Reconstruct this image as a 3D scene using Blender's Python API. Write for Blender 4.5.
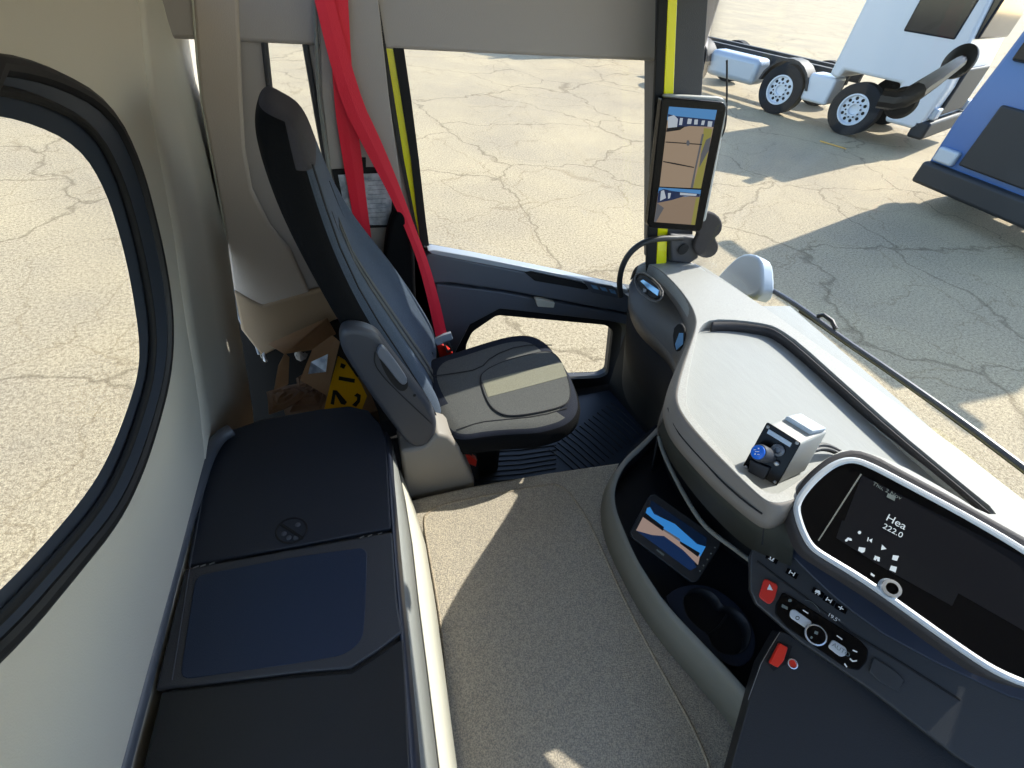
import bpy, bmesh, math, random
from mathutils import Vector, Matrix
random.seed(4)
S = bpy.context.scene
for o in list(bpy.data.objects): bpy.data.objects.remove(o)
COL = S.collection

# ------------------------------------------------------------------ camera
W2, H2, FPX = 512.0, 384.0, 462.72
CAM = Vector((0, 0, 1.6))
RX = Vector((0.9534, -0.1449, 0.2645)); RY = None
def _rot():
    vy = Vector((310-512, -90-384, FPX)).normalized()
    z = -Vector((455-512, 860-384, FPX)).normalized()
    x = vy.cross(z).normalized()
    return x, vy, z
AX, AY, AZ = _rot()                     # world axes seen in camera space (x right, y down, z forward)
def ray(px, py):
    d = Vector((px-W2, py-H2, FPX))/FPX
    return Vector((AX.dot(d), AY.dot(d), AZ.dot(d)))
cam_data = bpy.data.cameras.new('camera'); cam = bpy.data.objects.new('camera', cam_data); COL.objects.link(cam)
cam_data.sensor_fit = 'HORIZONTAL'; cam_data.sensor_width = 36; cam_data.lens = 36*FPX/1024
cam_data.clip_start = 0.02; cam_data.clip_end = 300
r = Vector((AX.x, AY.x, AZ.x)); dn = Vector((AX.y, AY.y, AZ.y)); fw = Vector((AX.z, AY.z, AZ.z))
m = Matrix(((r.x, -dn.x, -fw.x, CAM.x), (r.y, -dn.y, -fw.y, CAM.y), (r.z, -dn.z, -fw.z, CAM.z), (0, 0, 0, 1)))
cam.matrix_world = m
S.camera = cam

# ------------------------------------------------------------------ light and exposure
SUN_DIR = Vector((0.96, 0.28, 0.80)).normalized()      # towards the sun
sd = bpy.data.lights.new('sun', 'SUN'); sd.energy = 7.4; sd.angle = 0.009; sd.color = (1, 0.95, 0.86)
sun = bpy.data.objects.new('sun', sd); COL.objects.link(sun)
sun.rotation_euler = SUN_DIR.to_track_quat('Z', 'Y').to_euler(); sun.location = (6, 3, 9)
wd = bpy.data.worlds.new('sky'); S.world = wd; wd.use_nodes = True
nt = wd.node_tree; nt.nodes.clear()
sk = nt.nodes.new('ShaderNodeTexSky'); sk.sky_type = 'NISHITA'; sk.sun_disc = False
sk.sun_elevation = math.asin(SUN_DIR.z); sk.sun_rotation = math.radians(90-16)
sk.altitude = 100; sk.dust_density = 0.6
bg = nt.nodes.new('ShaderNodeBackground'); bg.inputs[1].default_value = 0.42
wo = nt.nodes.new('ShaderNodeOutputWorld')
nt.links.new(sk.outputs[0], bg.inputs[0]); nt.links.new(bg.outputs[0], wo.inputs[0])
S.view_settings.view_transform = 'Standard'; S.view_settings.look = 'None'
S.view_settings.gamma = 1; S.view_settings.use_curve_mapping = False
S.view_settings.exposure = 0.15

# ------------------------------------------------------------------ materials
def lin(c):
    def f(v):
        v = v/255
        return v/12.92 if v <= .04045 else ((v+.055)/1.055)**2.4
    return tuple(f(v) for v in c)+(1,)
MATS = {}
def mat(name, col, rough=.6, bump=None, speck=None, metal=0, spec=.5, emit=None, coat=0, stretch=None, mix2=None):
    """col as an 8-bit surface colour; bump=(scale,strength); speck=(colour,scale,amount)"""
    m = bpy.data.materials.new(name); m.use_nodes = True; n = m.node_tree; b = n.nodes['Principled BSDF']
    c = lin(col); b.inputs['Base Color'].default_value = c
    b.inputs['Roughness'].default_value = rough; b.inputs['Metallic'].default_value = metal
    b.inputs['Specular IOR Level'].default_value = spec
    if coat: b.inputs['Coat Weight'].default_value = coat
    tc = n.nodes.new('ShaderNodeTexCoord'); mp = n.nodes.new('ShaderNodeMapping')
    n.links.new(tc.outputs['Object'], mp.inputs[0])
    if stretch: mp.inputs['Scale'].default_value = stretch
    if speck:
        nz = n.nodes.new('ShaderNodeTexNoise'); nz.inputs['Scale'].default_value = speck[1]; nz.inputs['Detail'].default_value = 3
        rp = n.nodes.new('ShaderNodeValToRGB'); rp.color_ramp.elements[0].position = .5-speck[2]; rp.color_ramp.elements[1].position = .5+speck[2]
        rp.color_ramp.elements[0].color = c; rp.color_ramp.elements[1].color = lin(speck[0])
        n.links.new(mp.outputs[0], nz.inputs[0]); n.links.new(nz.outputs[0], rp.inputs[0]); n.links.new(rp.outputs[0], b.inputs['Base Color'])
    if bump:
        nb = n.nodes.new('ShaderNodeTexNoise'); nb.inputs['Scale'].default_value = bump[0]; nb.inputs['Detail'].default_value = 2
        bp = n.nodes.new('ShaderNodeBump'); bp.inputs['Strength'].default_value = bump[1]; bp.inputs['Distance'].default_value = .002
        n.links.new(mp.outputs[0], nb.inputs[0]); n.links.new(nb.outputs[0], bp.inputs['Height']); n.links.new(bp.outputs[0], b.inputs['Normal'])
    if emit:
        b.inputs['Emission Color'].default_value = c; b.inputs['Emission Strength'].default_value = emit
    MATS[name] = m; return m
def glass_mat(name, tint, refl):
    m = bpy.data.materials.new(name); m.use_nodes = True; n = m.node_tree; n.nodes.clear()
    t = n.nodes.new('ShaderNodeBsdfTransparent'); t.inputs[0].default_value = tint+(1,)
    g = n.nodes.new('ShaderNodeBsdfGlossy'); g.inputs['Roughness'].default_value = .02
    lw = n.nodes.new('ShaderNodeLayerWeight'); lw.inputs[0].default_value = .5
    pw = n.nodes.new('ShaderNodeMath'); pw.operation = 'POWER'; pw.inputs[1].default_value = 5
    fr = n.nodes.new('ShaderNodeMath'); fr.operation = 'MULTIPLY_ADD'; fr.inputs[1].default_value = .5; fr.inputs[2].default_value = refl
    n.links.new(lw.outputs['Facing'], pw.inputs[0]); n.links.new(pw.outputs[0], fr.inputs[0])
    mx = n.nodes.new('ShaderNodeMixShader'); o = n.nodes.new('ShaderNodeOutputMaterial')
    n.links.new(fr.outputs[0], mx.inputs[0]); n.links.new(t.outputs[0], mx.inputs[1]); n.links.new(g.outputs[0], mx.inputs[2]); n.links.new(mx.outputs[0], o.inputs[0])
    MATS[name] = m
glass_mat('glass', (.97, .98, .975), .015)
mat('beige', (192, 186, 172), .75, (350, .25))
mat('lit_edge', (158, 164, 172), .35)  # pale tone carrying sun and sky glare on cab edges
mat('beige_bounce', (156, 134, 108), .75, (350, .25))  # brown tint stands for warm light bounced onto the cover
mat('beige_warm', (180, 168, 156), .75, (350, .25))
mat('pillar_grey', (162, 155, 150), .7, (350, .25))
mat('rubber', (22, 22, 24), .55, (60, .1))
mat('rubber_sheen', (52, 58, 68), .3)
mat('black_plastic', (26, 27, 29), .5, (400, .25))
mat('gloss_black', (7, 7, 9), .25, spec=.15)
mat('matte_black', (9, 9, 10), .8)
mat('charcoal', (54, 55, 59), .55, (400, .3))
mat('door_grey', (84, 88, 96), .5, (350, .25))
mat('door_dark', (44, 46, 52), .5, (350, .25))
mat('dash_top', (160, 159, 153), .6, (500, .35), ((144, 143, 137), 260, .2))
mat('dash_top_shaded', (122, 115, 108), .6, (500, .35))  # pad colour darkened: shade of the sloping lip put into the tone
mat('hood_recess_shade', (52, 49, 50), .7, (500, .35))  # dark hood plastic; also paints the shade in the dash recess
mat('dash_mat', (152, 154, 151), .75, (600, .3), ((146, 148, 145), 90, .3), stretch=(1, .1, 1))
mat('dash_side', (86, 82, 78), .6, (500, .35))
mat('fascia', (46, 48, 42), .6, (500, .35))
mat('rim_grey', (112, 112, 104), .6, (500, .3))
mat('console_face', (46, 48, 50), .45, (500, .2))
mat('navy_face', (36, 42, 56), .45, (500, .2))
mat('shelf_dark', (16, 18, 24), .55)
mat('silver', (198, 201, 203), .4, metal=.15)
mat('steel', (150, 152, 155), .35, metal=.8)
mat('chrome_ring', (215, 218, 222), .2, metal=.7)
mat('seat_fabric', (76, 87, 101), .9, (900, .6), ((58, 68, 80), 480, .2), spec=.3)
mat('seat_side', (9, 10, 12), .85, (700, .5), ((14, 15, 17), 380, .2), spec=.12)
mat('cushion_dark', (38, 42, 52), .9, (900, .6), ((28, 32, 42), 480, .2), spec=.2)
mat('seat_light', (98, 98, 94), .9, (900, .6), ((72, 74, 73), 480, .2), spec=.2)
mat('seat_stripe', (138, 136, 116), .9, (900, .6), ((112, 110, 94), 480, .2))
mat('seam', (24, 25, 28), .8)
mat('head_fabric', (48, 46, 52), .85, (900, .6), ((38, 37, 42), 480, .2))
mat('shield_grey', (52, 55, 62), .5, (400, .2))
mat('base_grey', (132, 126, 116), .55, (400, .2))
mat('red_belt', (228, 24, 54), .55, (700, .3), stretch=(1, 1, .2))
mat('red_button', (205, 40, 26), .45)
mat('red_lever', (225, 44, 20), .4)
mat('carpet', (188, 176, 154), .95, (420, 1.0), ((136, 130, 120), 330, .14))
mat('carpet_edge', (176, 162, 138), .95, (420, 1.0), ((130, 120, 104), 330, .12))
mat('locker_top_skylit', (26, 31, 42), .55, (420, .35))  # black lid, bluish tint painting the sky's reflection
mat('locker_panel_skylit', (20, 36, 60), .45, (600, .3))  # stronger blue tint for sky mirrored in the black lid panel
mat('locker_side', (182, 180, 166), .6, (350, .2))
mat('locker_strip', (120, 122, 118), .6, (350, .2))
mat('rail_grey', (70, 74, 82), .4)
mat('floor_mat', (32, 39, 50), .45)
mat('mat_rib', (16, 17, 20), .6)
mat('yellow_paint', (232, 226, 10), .25, coat=.5)
mat('cardboard', (150, 116, 82), .85, (60, .3), ((138, 104, 72), 14, .3))
mat('brown_paper', (142, 114, 92), .85, (30, .5))
mat('plate_yellow', (232, 170, 12), .4)
mat('ink', (14, 14, 14), .6)
mat('paper', (190, 196, 204), .3, (12, .8), ((130, 138, 150), 40, .15))
mat('white', (222, 224, 226), .5)
mat('icon_white', (190, 195, 195), .5, emit=.25)
mat('icon_dim', (96, 104, 100), .5, emit=.08)
mat('knob_blue', (24, 96, 200), .25, emit=.15)
mat('unit_grey', (165, 165, 160), .5, (400, .2))
mat('hub_dark', (96, 102, 112), .3)
mat('mount_brown', (50, 46, 46), .9)
mat('cowl_grey', (176, 186, 196), .35)
mat('sky_blue_sheen', (120, 165, 205), .2, metal=.4)  # blue sky reflection put into the colour of slats and switches
mat('hub_grey', (165, 176, 188), .4, metal=.2)
mat('hub_white', (205, 212, 220), .4)
mat('truck_white', (200, 206, 212), .35)
mat('truck_blue', (60, 96, 150), .3)
mat('tyre', (24, 25, 28), .85, (30, .4))
mat('truck_dark', (30, 32, 36), .6)
mat('windscreen_dark', (20, 28, 36), .1)
mat('headliner', (190, 186, 176), .9, (200, .3))
# screens give off light
for nm, c, e in (('scr_sky', (92, 160, 225), .5), ('scr_sky2', (60, 150, 235), .55), ('scr_dirt', (192, 168, 142), .45), ('scr_dirt2', (176, 152, 128), .45), ('scr_truck', (40, 62, 110), .35),
                 ('scr_white', (210, 222, 235), .5), ('scr_yellow', (176, 170, 84), .45), ('scr_grey', (120, 122, 128), .4), ('scr_navy', (22, 54, 104), .4), ('scr_dark', (26, 28, 34), .2),
                 ('scr_teal', (10, 34, 66), .35), ('scr_pink', (196, 170, 158), .45), ('scr_black', (6, 8, 8), .1), ('scr_green', (16, 24, 20), .1)):
    mat(nm, c, .2, emit=e, spec=.12); MATS[nm].node_tree.nodes['Principled BSDF'].inputs['Base Color'].default_value = (.01, .01, .012, 1)
def ground_mat():
    m = bpy.data.materials.new('asphalt'); m.use_nodes = True; n = m.node_tree; b = n.nodes['Principled BSDF']; L = n.links.new
    tc = n.nodes.new('ShaderNodeTexCoord')
    def noise(sc, det=4, rough=.6):
        z = n.nodes.new('ShaderNodeTexNoise'); z.inputs['Scale'].default_value = sc; z.inputs['Detail'].default_value = det; z.inputs['Roughness'].default_value = rough
        L(tc.outputs['Object'], z.inputs[0]); return z
    def ramp(src, a, ca, c2, cb):
        q = n.nodes.new('ShaderNodeValToRGB'); q.color_ramp.elements[0].position = a; q.color_ramp.elements[1].position = c2
        q.color_ramp.elements[0].color = ca; q.color_ramp.elements[1].color = cb; L(src, q.inputs[0]); return q
    def mix(t, f, a, b2):
        x = n.nodes.new('ShaderNodeMixRGB'); x.blend_type = t
        if isinstance(f, float): x.inputs[0].default_value = f
        else: L(f, x.inputs[0])
        L(a, x.inputs[1]); L(b2, x.inputs[2]); return x.outputs[0]
    base = ramp(noise(38, 5, .75).outputs[0], .38, lin((142, 126, 100)), .60, lin((188, 172, 140))).outputs[0]
    fine = ramp(noise(120, 2, .6).outputs[0], .40, (.70, .70, .70, 1), .58, (1.1, 1.1, 1.1, 1)).outputs[0]
    big = ramp(noise(.45, 4, .6).outputs[0], .35, (.84, .84, .86, 1), .65, (1.06, 1.05, 1.0, 1)).outputs[0]
    c = mix('MULTIPLY', 1.0, base, fine); c = mix('MULTIPLY', 1.0, c, big)
    # cracks
    wn = noise(1.3, 3, .6); ad = n.nodes.new('ShaderNodeVectorMath'); ad.operation = 'MULTIPLY_ADD'
    ad.inputs[1].default_value = (.9, .9, 0); L(wn.outputs['Color'], ad.inputs[0]); L(tc.outputs['Object'], ad.inputs[2])
    for sc, wdt, dark in ((.42, .006, .58), (.9, .006, .78)):
        v = n.nodes.new('ShaderNodeTexVoronoi'); v.feature = 'DISTANCE_TO_EDGE'; v.inputs['Scale'].default_value = sc; L(ad.outputs[0], v.inputs[0])
        cr = ramp(v.outputs['Distance'], 0, (dark, dark*.96, dark*.9, 1), wdt*2.2, (1, 1, 1, 1)).outputs[0]
        c = mix('MULTIPLY', 1.0, c, cr)
    L(c, b.inputs['Base Color']); b.inputs['Roughness'].default_value = .9
    bp = n.nodes.new('ShaderNodeBump'); bp.inputs['Strength'].default_value = .5; bp.inputs['Distance'].default_value = .01
    L(noise(60, 4, .7).outputs[0], bp.inputs['Height']); L(bp.outputs[0], b.inputs['Normal'])
    MATS['asphalt'] = m
ground_mat()

# ------------------------------------------------------------------ builders
ORG = {}                                           # world origin of every object
def obj(name, verts, faces, mt, parent=None, bevel=0, seg=3, smooth=True, midx=None, subsurf=0, angle=35):
    og = ORG.get(parent.name, Vector()) if parent else Vector(sum((Vector(v) for v in verts), Vector())/len(verts))
    me = bpy.data.meshes.new(name); me.from_pydata([tuple(Vector(v)-og) for v in verts], [], faces)
    for k in (mt if isinstance(mt, (list, tuple)) else [mt]): me.materials.append(MATS[k])
    if midx:
        for p, i in zip(me.polygons, midx): p.material_index = i
    bm = bmesh.new(); bm.from_mesh(me)
    if not midx: bmesh.ops.recalc_face_normals(bm, faces=bm.faces)
    bm.to_mesh(me); bm.free()
    if smooth:
        me.polygons.foreach_set('use_smooth', [True]*len(me.polygons))
        try: me.set_sharp_from_angle(angle=math.radians(angle))
        except Exception: pass
    o = bpy.data.objects.new(name, me); COL.objects.link(o)
    if parent: o.parent = parent
    else: o.location = og
    ORG[o.name] = og
    if bevel:
        b = o.modifiers.new('bevel', 'BEVEL'); b.width = bevel; b.segments = seg; b.limit_method = 'ANGLE'; b.angle_limit = math.radians(40); b.harden_normals = False
    if subsurf:
        s = o.modifiers.new('sub', 'SUBSURF'); s.levels = subsurf; s.render_levels = subsurf
    return o
def root(name, loc):
    o = bpy.data.objects.new(name, None); COL.objects.link(o); o.location = loc; o.empty_display_size = .1; ORG[o.name] = Vector(loc); return o
def tag(o, label=None, cat=None, group=None, kind=None):
    if label: o['label'] = label
    if cat: o['category'] = cat
    if group: o['group'] = group
    if kind: o['kind'] = kind
    return o
class PL:                                          # a plane in the cab; calling it turns a photo direction into a point of that plane
    def __init__(s, p0, n): s.p = Vector(p0); s.n = Vector(n).normalized()
    def __call__(s, px, py, off=0):
        d = ray(px, py); return CAM + d*((s.p + s.n*off - CAM).dot(s.n)/d.dot(s.n))
    def pts(s, l, off=0): return [s(x, y, off) for x, y in l]
def ZP(z): return PL((0, 0, z), (0, 0, 1))
def YP(y): return PL((0, y, 0), (0, -1, 0))
def XP(x): return PL((x, 0, 0), (-1, 0, 0))
def chaikin(p, n=2, closed=True):
    p = [Vector(v) for v in p]
    for _ in range(n):
        q = []
        if not closed: q.append(p[0])
        for i in range(len(p) if closed else len(p)-1):
            a, b = p[i], p[(i+1) % len(p)]
            q += [a.lerp(b, .25), a.lerp(b, .75)]
        if not closed: q.append(p[-1])
        p = q
    return p
def fillet(p, rad, n=4):
    out = []
    for i in range(len(p)):
        a, b, c = Vector(p[i-1]), Vector(p[i]), Vector(p[(i+1) % len(p)])
        d1 = (a-b); d2 = (c-b); t = min(rad, d1.length*.45, d2.length*.45)
        s, e = b+d1.normalized()*t, b+d2.normalized()*t
        for k in range(n+1):
            u = k/n; out.append(s*(1-u)**2 + b*2*u*(1-u) + e*u*u)
    return out
def plate(name, outer, thick, mt, parent=None, holes=(), bevel=0, seg=3, smooth=True, angle=35):
    """flat outline (with holes) given as points, extruded along the vector thick"""
    bm = bmesh.new(); ed = []
    for loop in [outer]+list(holes):
        vs = [bm.verts.new(v) for v in loop]
        ed += [bm.edges.new((vs[i], vs[(i+1) % len(vs)])) for i in range(len(vs))]
    if holes: fc = [g for g in bmesh.ops.triangle_fill(bm, use_beauty=True, edges=ed)['geom'] if isinstance(g, bmesh.types.BMFace)]
    else: fc = [bm.faces.new(bm.verts[:])]
    g = bmesh.ops.extrude_face_region(bm, geom=fc)
    bmesh.ops.translate(bm, verts=[v for v in g['geom'] if isinstance(v, bmesh.types.BMVert)], vec=Vector(thick))
    bm.verts.index_update()
    V = [v.co.copy() for v in bm.verts]; F = [[v.index for v in f.verts] for f in bm.faces]; bm.free()
    # extrude_face_region keeps the start faces only when holes/loops share them; drop duplicates
    seen = set(); F2 = []
    for f in F:
        k = tuple(sorted(f))
        if k not in seen: seen.add(k); F2.append(f)
    if not any(set(f) <= set(range(len(outer)+sum(len(h) for h in holes))) for f in F2 if len(f) > 4 or holes):
        pass
    return obj(name, V, F2, mt, parent, bevel, seg, smooth, angle=angle)
def loft(name, rings, mt, parent=None, closed=False, caps=False, thick=0, subsurf=0, bevel=0, midx=None, angle=35):
    n = len(rings[0]); V = [Vector(v) for r_ in rings for v in r_]; F = []
    for i in range(len(rings)-1):
        for j in range(n if closed else n-1):
            a = i*n+j; b = i*n+(j+1) % n; F.append((a, b, b+n, a+n))
    if caps: F.append(tuple(range(n))[::-1]); F.append(tuple(range((len(rings)-1)*n, len(rings)*n)))
    o = obj(name, V, F, mt, parent, bevel=bevel, subsurf=subsurf, midx=midx, angle=angle)
    if thick:
        s = o.modifiers.new('solid', 'SOLIDIFY'); s.thickness = thick; s.offset = 0
    return o
def tube_geo(pts, r, seg=10, cyc=False):
    pts = [Vector(p) for p in pts]; V = []; F = []; n = len(pts); up = None
    for i, p in enumerate(pts):
        t = (pts[(i+1) % n]-pts[i-1]) if (cyc or 0 < i < n-1) else (pts[1]-pts[0] if i == 0 else pts[-1]-pts[-2])
        t.normalize()
        if up is None: up = t.orthogonal().normalized()
        up = (up - t*up.dot(t)).normalized(); s = t.cross(up)
        rr = r[i] if isinstance(r, (list, tuple)) else r
        for k in range(seg):
            a = 2*math.pi*k/seg; V.append(p+up*math.cos(a)*rr+s*math.sin(a)*rr)
    for i in range(n if cyc else n-1):
        for k in range(seg):
            a = i*seg+k; b = i*seg+(k+1) % seg; c = ((i+1) % n)*seg
            F.append((a, b, c+(k+1) % seg, c+k))
    if not cyc: F.append(tuple(range(seg))[::-1]); F.append(tuple(range((n-1)*seg, n*seg)))
    return V, F
def tube(name, pts, r, mt, parent=None, seg=10, cyc=False, sm=0):
    if sm: pts = chaikin(pts, sm, cyc)
    V, F = tube_geo(pts, r, seg, cyc); return obj(name, V, F, mt, parent)
def lathe(name, p0, axis, prof, mt, parent=None, seg=32, caps=True, midx=None):
    """prof = [(distance along axis, radius)]"""
    a = Vector(axis).normalized(); u = a.orthogonal().normalized(); w = a.cross(u); p0 = Vector(p0)
    rings = [[p0+a*d+(u*math.cos(2*math.pi*k/seg)+w*math.sin(2*math.pi*k/seg))*max(rr, 1e-4) for k in range(seg)] for d, rr in prof]
    mi = None
    if midx: mi = [midx[i] for i in range(len(prof)-1) for _ in range(seg)] + ([midx[0], midx[-1]] if caps else [])
    return loft(name, rings, mt, parent, closed=True, caps=caps, midx=mi)
def box_geo(c, hx, hy, hz):
    """centre and three half-axis vectors"""
    c = Vector(c); V = [c+hx*sx+hy*sy+hz*sz for sx in (-1, 1) for sy in (-1, 1) for sz in (-1, 1)]
    return V, [(0, 1, 3, 2), (4, 6, 7, 5), (0, 4, 5, 1), (2, 3, 7, 6), (0, 2, 6, 4), (1, 5, 7, 3)]
def box(name, lo, hi, mt, parent=None, bevel=0):
    lo, hi = Vector(lo), Vector(hi); c = (lo+hi)/2; h = (hi-lo)/2
    V, F = box_geo(c, Vector((h.x, 0, 0)), Vector((0, h.y, 0)), Vector((0, 0, h.z))); return obj(name, V, F, mt, parent, bevel)
def flats(name, polys, plane, parent=None, base=0.0006, step=0.00012):
    """flat coloured shapes printed on a plane: [(pixel outline, material)], later ones on top"""
    V = []; F = []; ms = []; mi = []
    for i, (l, mt) in enumerate(polys):
        s = len(V); P = plane.pts(l, base+i*step); V += P
        nn = (P[1]-P[0]).cross(P[2]-P[1]); idx = list(range(s, s+len(P)))
        F.append(tuple(idx))
        if mt not in ms: ms.append(mt)
        mi.append(ms.index(mt))
    return obj(name, V, F, ms, parent, smooth=False, midx=mi)
def icons(name, polys, plane, parent=None, base=0.0006):
    for l, mt in polys: flats(name, [(l, mt)], plane, parent, base)
def text(name, body, p0, xd, yd, size, mt, parent=None, depth=0.0004):
    cu = bpy.data.curves.new(name+'_curve', 'FONT'); cu.body = body; cu.size = 1; cu.extrude = 0
    t = bpy.data.objects.new(name+'_tmp', cu); COL.objects.link(t)
    dg = bpy.context.evaluated_depsgraph_get(); dg.update()
    me = bpy.data.meshes.new_from_object(t.evaluated_get(dg))
    V = [p0+xd*(v.co.x*size)+yd*(v.co.y*size) for v in me.vertices]; F = [tuple(p.vertices) for p in me.polygons]
    bpy.data.objects.remove(t); bpy.data.curves.remove(cu)
    return obj(name, V, F, mt, parent, smooth=False)
def ptext(name, body, plane, a, b, h, mt, parent=None, off=.0012):
    """text on a plane: baseline from pixel a towards pixel b, letters h pixels high"""
    A, B = plane(*a, off), plane(*b, off); xd = (B-A).normalized(); yd = plane.n.cross(xd).normalized()
    up = plane(a[0]+(b[1]-a[1])*h/math.hypot(b[0]-a[0], b[1]-a[1]), a[1]-(b[0]-a[0])*h/math.hypot(b[0]-a[0], b[1]-a[1]), off)
    return text(name, body, A, xd, yd, (up-A).length/.7, mt, parent)

# ================================================================== the setting
g = obj('ground', [(-60, -60, -1), (140, -60, -1), (140, 160, -1), (-60, 160, -1)], [(0, 1, 2, 3)], 'asphalt', smooth=False); tag(g, kind='structure')
REAR = PL((-.47, .7, .55), (1, -.06, -.12))
DOORP = YP(1.5)
# rear wall with window hole
win_out = [(-40, 60), (40, 70), (105, 105), (133, 160), (150, 220), (162, 275), (168, 325), (165, 375), (152, 425), (135, 475), (112, 520), (70, 570), (10, 640), (-60, 700)]
win_in = [(-60, 110), (20, 118), (78, 145), (106, 190), (124, 250), (134, 300), (140, 345), (138, 375), (129, 405), (112, 450), (90, 490), (40, 550), (-20, 610), (-60, 640)]
def ylim(l): return l
corner = [(186, -60), (190, 0), (200, 97), (212, 160), (225, 230), (233, 288), (239, 323), (250, 327), (259, 356), (256, 400), (250, 432), (240, 500)]
guide = [(186, -60), (190, 0), (200, 97), (212, 160), (225, 230), (233, 288), (239, 330), (246, 370), (252, 410), (256, 450), (262, 520), (266, 600)]
cols = [(0, 0), (-14, -.022), (-26, -.028), (-38, -.012), (-52, 0)]
body = [REAR(x-52, y) for x, y in guide]
oc = [REAR(-300, -60)] + body + [REAR(230, 660), REAR(215, 760), REAR(190, 880), REAR(-300, 1000)]
wr = root('wall_rear', (-.55, .3, -.1)); tag(wr, kind='structure')
plate('panel', oc, Vector((-.03, 0, 0)), 'beige', wr, holes=[chaikin(REAR.pts(win_out), 2)])
loft('corner_moulding', [[REAR(x+c[0], y) + REAR.n*c[1] for c in cols] for x, y in guide], 'beige', wr, thick=.004)
tube('gasket', chaikin(REAR.pts(win_out, .0), 2), .012, 'rubber', wr, cyc=True)
loft('window_frame', [chaikin(REAR.pts(win_out, .004), 2)+chaikin(REAR.pts(win_out, .004), 2)[:1], chaikin(REAR.pts([((a[0]+b[0])/2, (a[1]+b[1])/2) for a, b in zip(win_out, win_in)], -.004), 2)+chaikin(REAR.pts([((a[0]+b[0])/2, (a[1]+b[1])/2) for a, b in zip(win_out, win_in)], -.004), 2)[:1],
      chaikin(REAR.pts(win_in, -.012), 2)+chaikin(REAR.pts(win_in, -.012), 2)[:1]], 'rubber_sheen', wr)
tube('glass_edge_seal', chaikin(REAR.pts([((a[0]+b[0])/2, (a[1]+b[1])/2) for a, b in zip(win_out, win_in)], 0), 2), .006, 'matte_black', wr, cyc=True)
wg = plate('window_1', chaikin(REAR.pts(win_in, -.014), 2), REAR.n*-.004, 'glass'); tag(wg, kind='structure')

# passenger-side wall behind the door
wl = root('wall_left', (-.1, 1.5, 0)); tag(wl, kind='structure')
WLP = YP(1.5)
side_out = [(188, -60), (200, 97), (212, 160), (225, 230), (231, 288), (236, 330), (240, 362), (236, 420), (250, 640), (430, 600), (431, 262), (398, 97), (372, -60)]
small_win = [(262, 20), (300, 12), (308, 60), (318, 120), (330, 185), (322, 205), (290, 190), (272, 110)]
plate('side_panel', WLP.pts(side_out), Vector((0, .03, 0)), 'pillar_grey', wl, holes=[fillet(WLP.pts(small_win), .02)])
# moulded corner cover: left part, warm beige, stands proud of the panel with a curved free edge
cov = [(200, 97), (212, 160), (225, 230), (233, 288), (241, 330), (262, 357), (330, 318), (308, 290), (290, 250), (270, 226), (252, 190), (245, 150), (242, 97), (236, -60), (188, -60)]
plate('corner_cover', WLP.pts(cov, .022), Vector((0, .02, 0)), 'beige_warm', wl, bevel=.008)
plate('lower_cover', WLP.pts([(233, 290), (241, 330), (262, 357), (340, 318), (400, 300), (398, 262), (320, 290), (262, 306), (250, 300)], .03), Vector((0, .03, 0)), 'beige_bounce', wl, bevel=.01)  # bounced warm light is painted into this cover's colour
plate('lower_shade_panel', WLP.pts([(232, 292), (240, 325), (262, 352), (275, 338), (330, 322), (400, 310), (430, 420), (430, 600), (250, 600), (248, 400)], .012), Vector((0, .01, 0)), 'matte_black', wl)  # black sheet standing in for the shadow behind the boxes
tube('painted_sun_sliver', WLP.pts([(233, 290), (239, 322), (250, 327), (259, 354)], .022), .005, 'lit_edge', wl, sm=1)  # added pale bead painting a sliver of sunlight in the corner
tube('corner_seam', WLP.pts([(188, -60), (200, 97), (212, 160), (225, 230), (233, 288), (239, 322), (250, 327), (262, 358)], .018), .0025, 'locker_side', wl, sm=1)
o = fillet(WLP.pts(small_win, .002), .02); tube('window_seal', o, .008, 'charcoal', wl, cyc=True)
wg = plate('window_2', [p+Vector((0, .012, 0)) for p in o], Vector((0, .004, 0)), 'glass'); tag(wg, kind='structure')
# B-pillar cover
bp_ = root('trim_1', (.1, 1.49, .7)); tag(bp_, kind='structure')
plate('pillar_cover', YP(1.47).pts([(316, -60), (322, 97), (330, 168), (345, 262), (412, 262), (405, 215), (397, 155), (389, 97), (372, -60)]), Vector((0, .03, 0)), 'pillar_grey', bp_, bevel=.003)
tube('pillar_edge', YP(1.465).pts([(312, -60), (319, 97), (326, 150), (338, 225)]), .005, 'locker_strip', bp_)

# body side above the windows, brought low to shade the backrest
hdr = box('trim_4', (-.5, 1.485, 1.36), (1.10, 1.56, 1.98), 'pillar_grey', bevel=.01); tag(hdr, kind='structure')
# passenger door
dr = root('door_1', (.6, 1.5, -.1)); tag(dr, kind='structure')
kerb = [(466, 345), (472, 332), (497, 315), (606, 325), (613, 331), (608, 374), (600, 378), (575, 379), (466, 384)]
plate('door_panel', DOORP.pts([(405, 240), (430, 250), (475, 259), (560, 276), (640, 292), (700, 300), (720, 500), (640, 700), (430, 620), (415, 300)]), Vector((0, .05, 0)), 'door_dark', dr, holes=[fillet(DOORP.pts(kerb), .02)])
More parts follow.
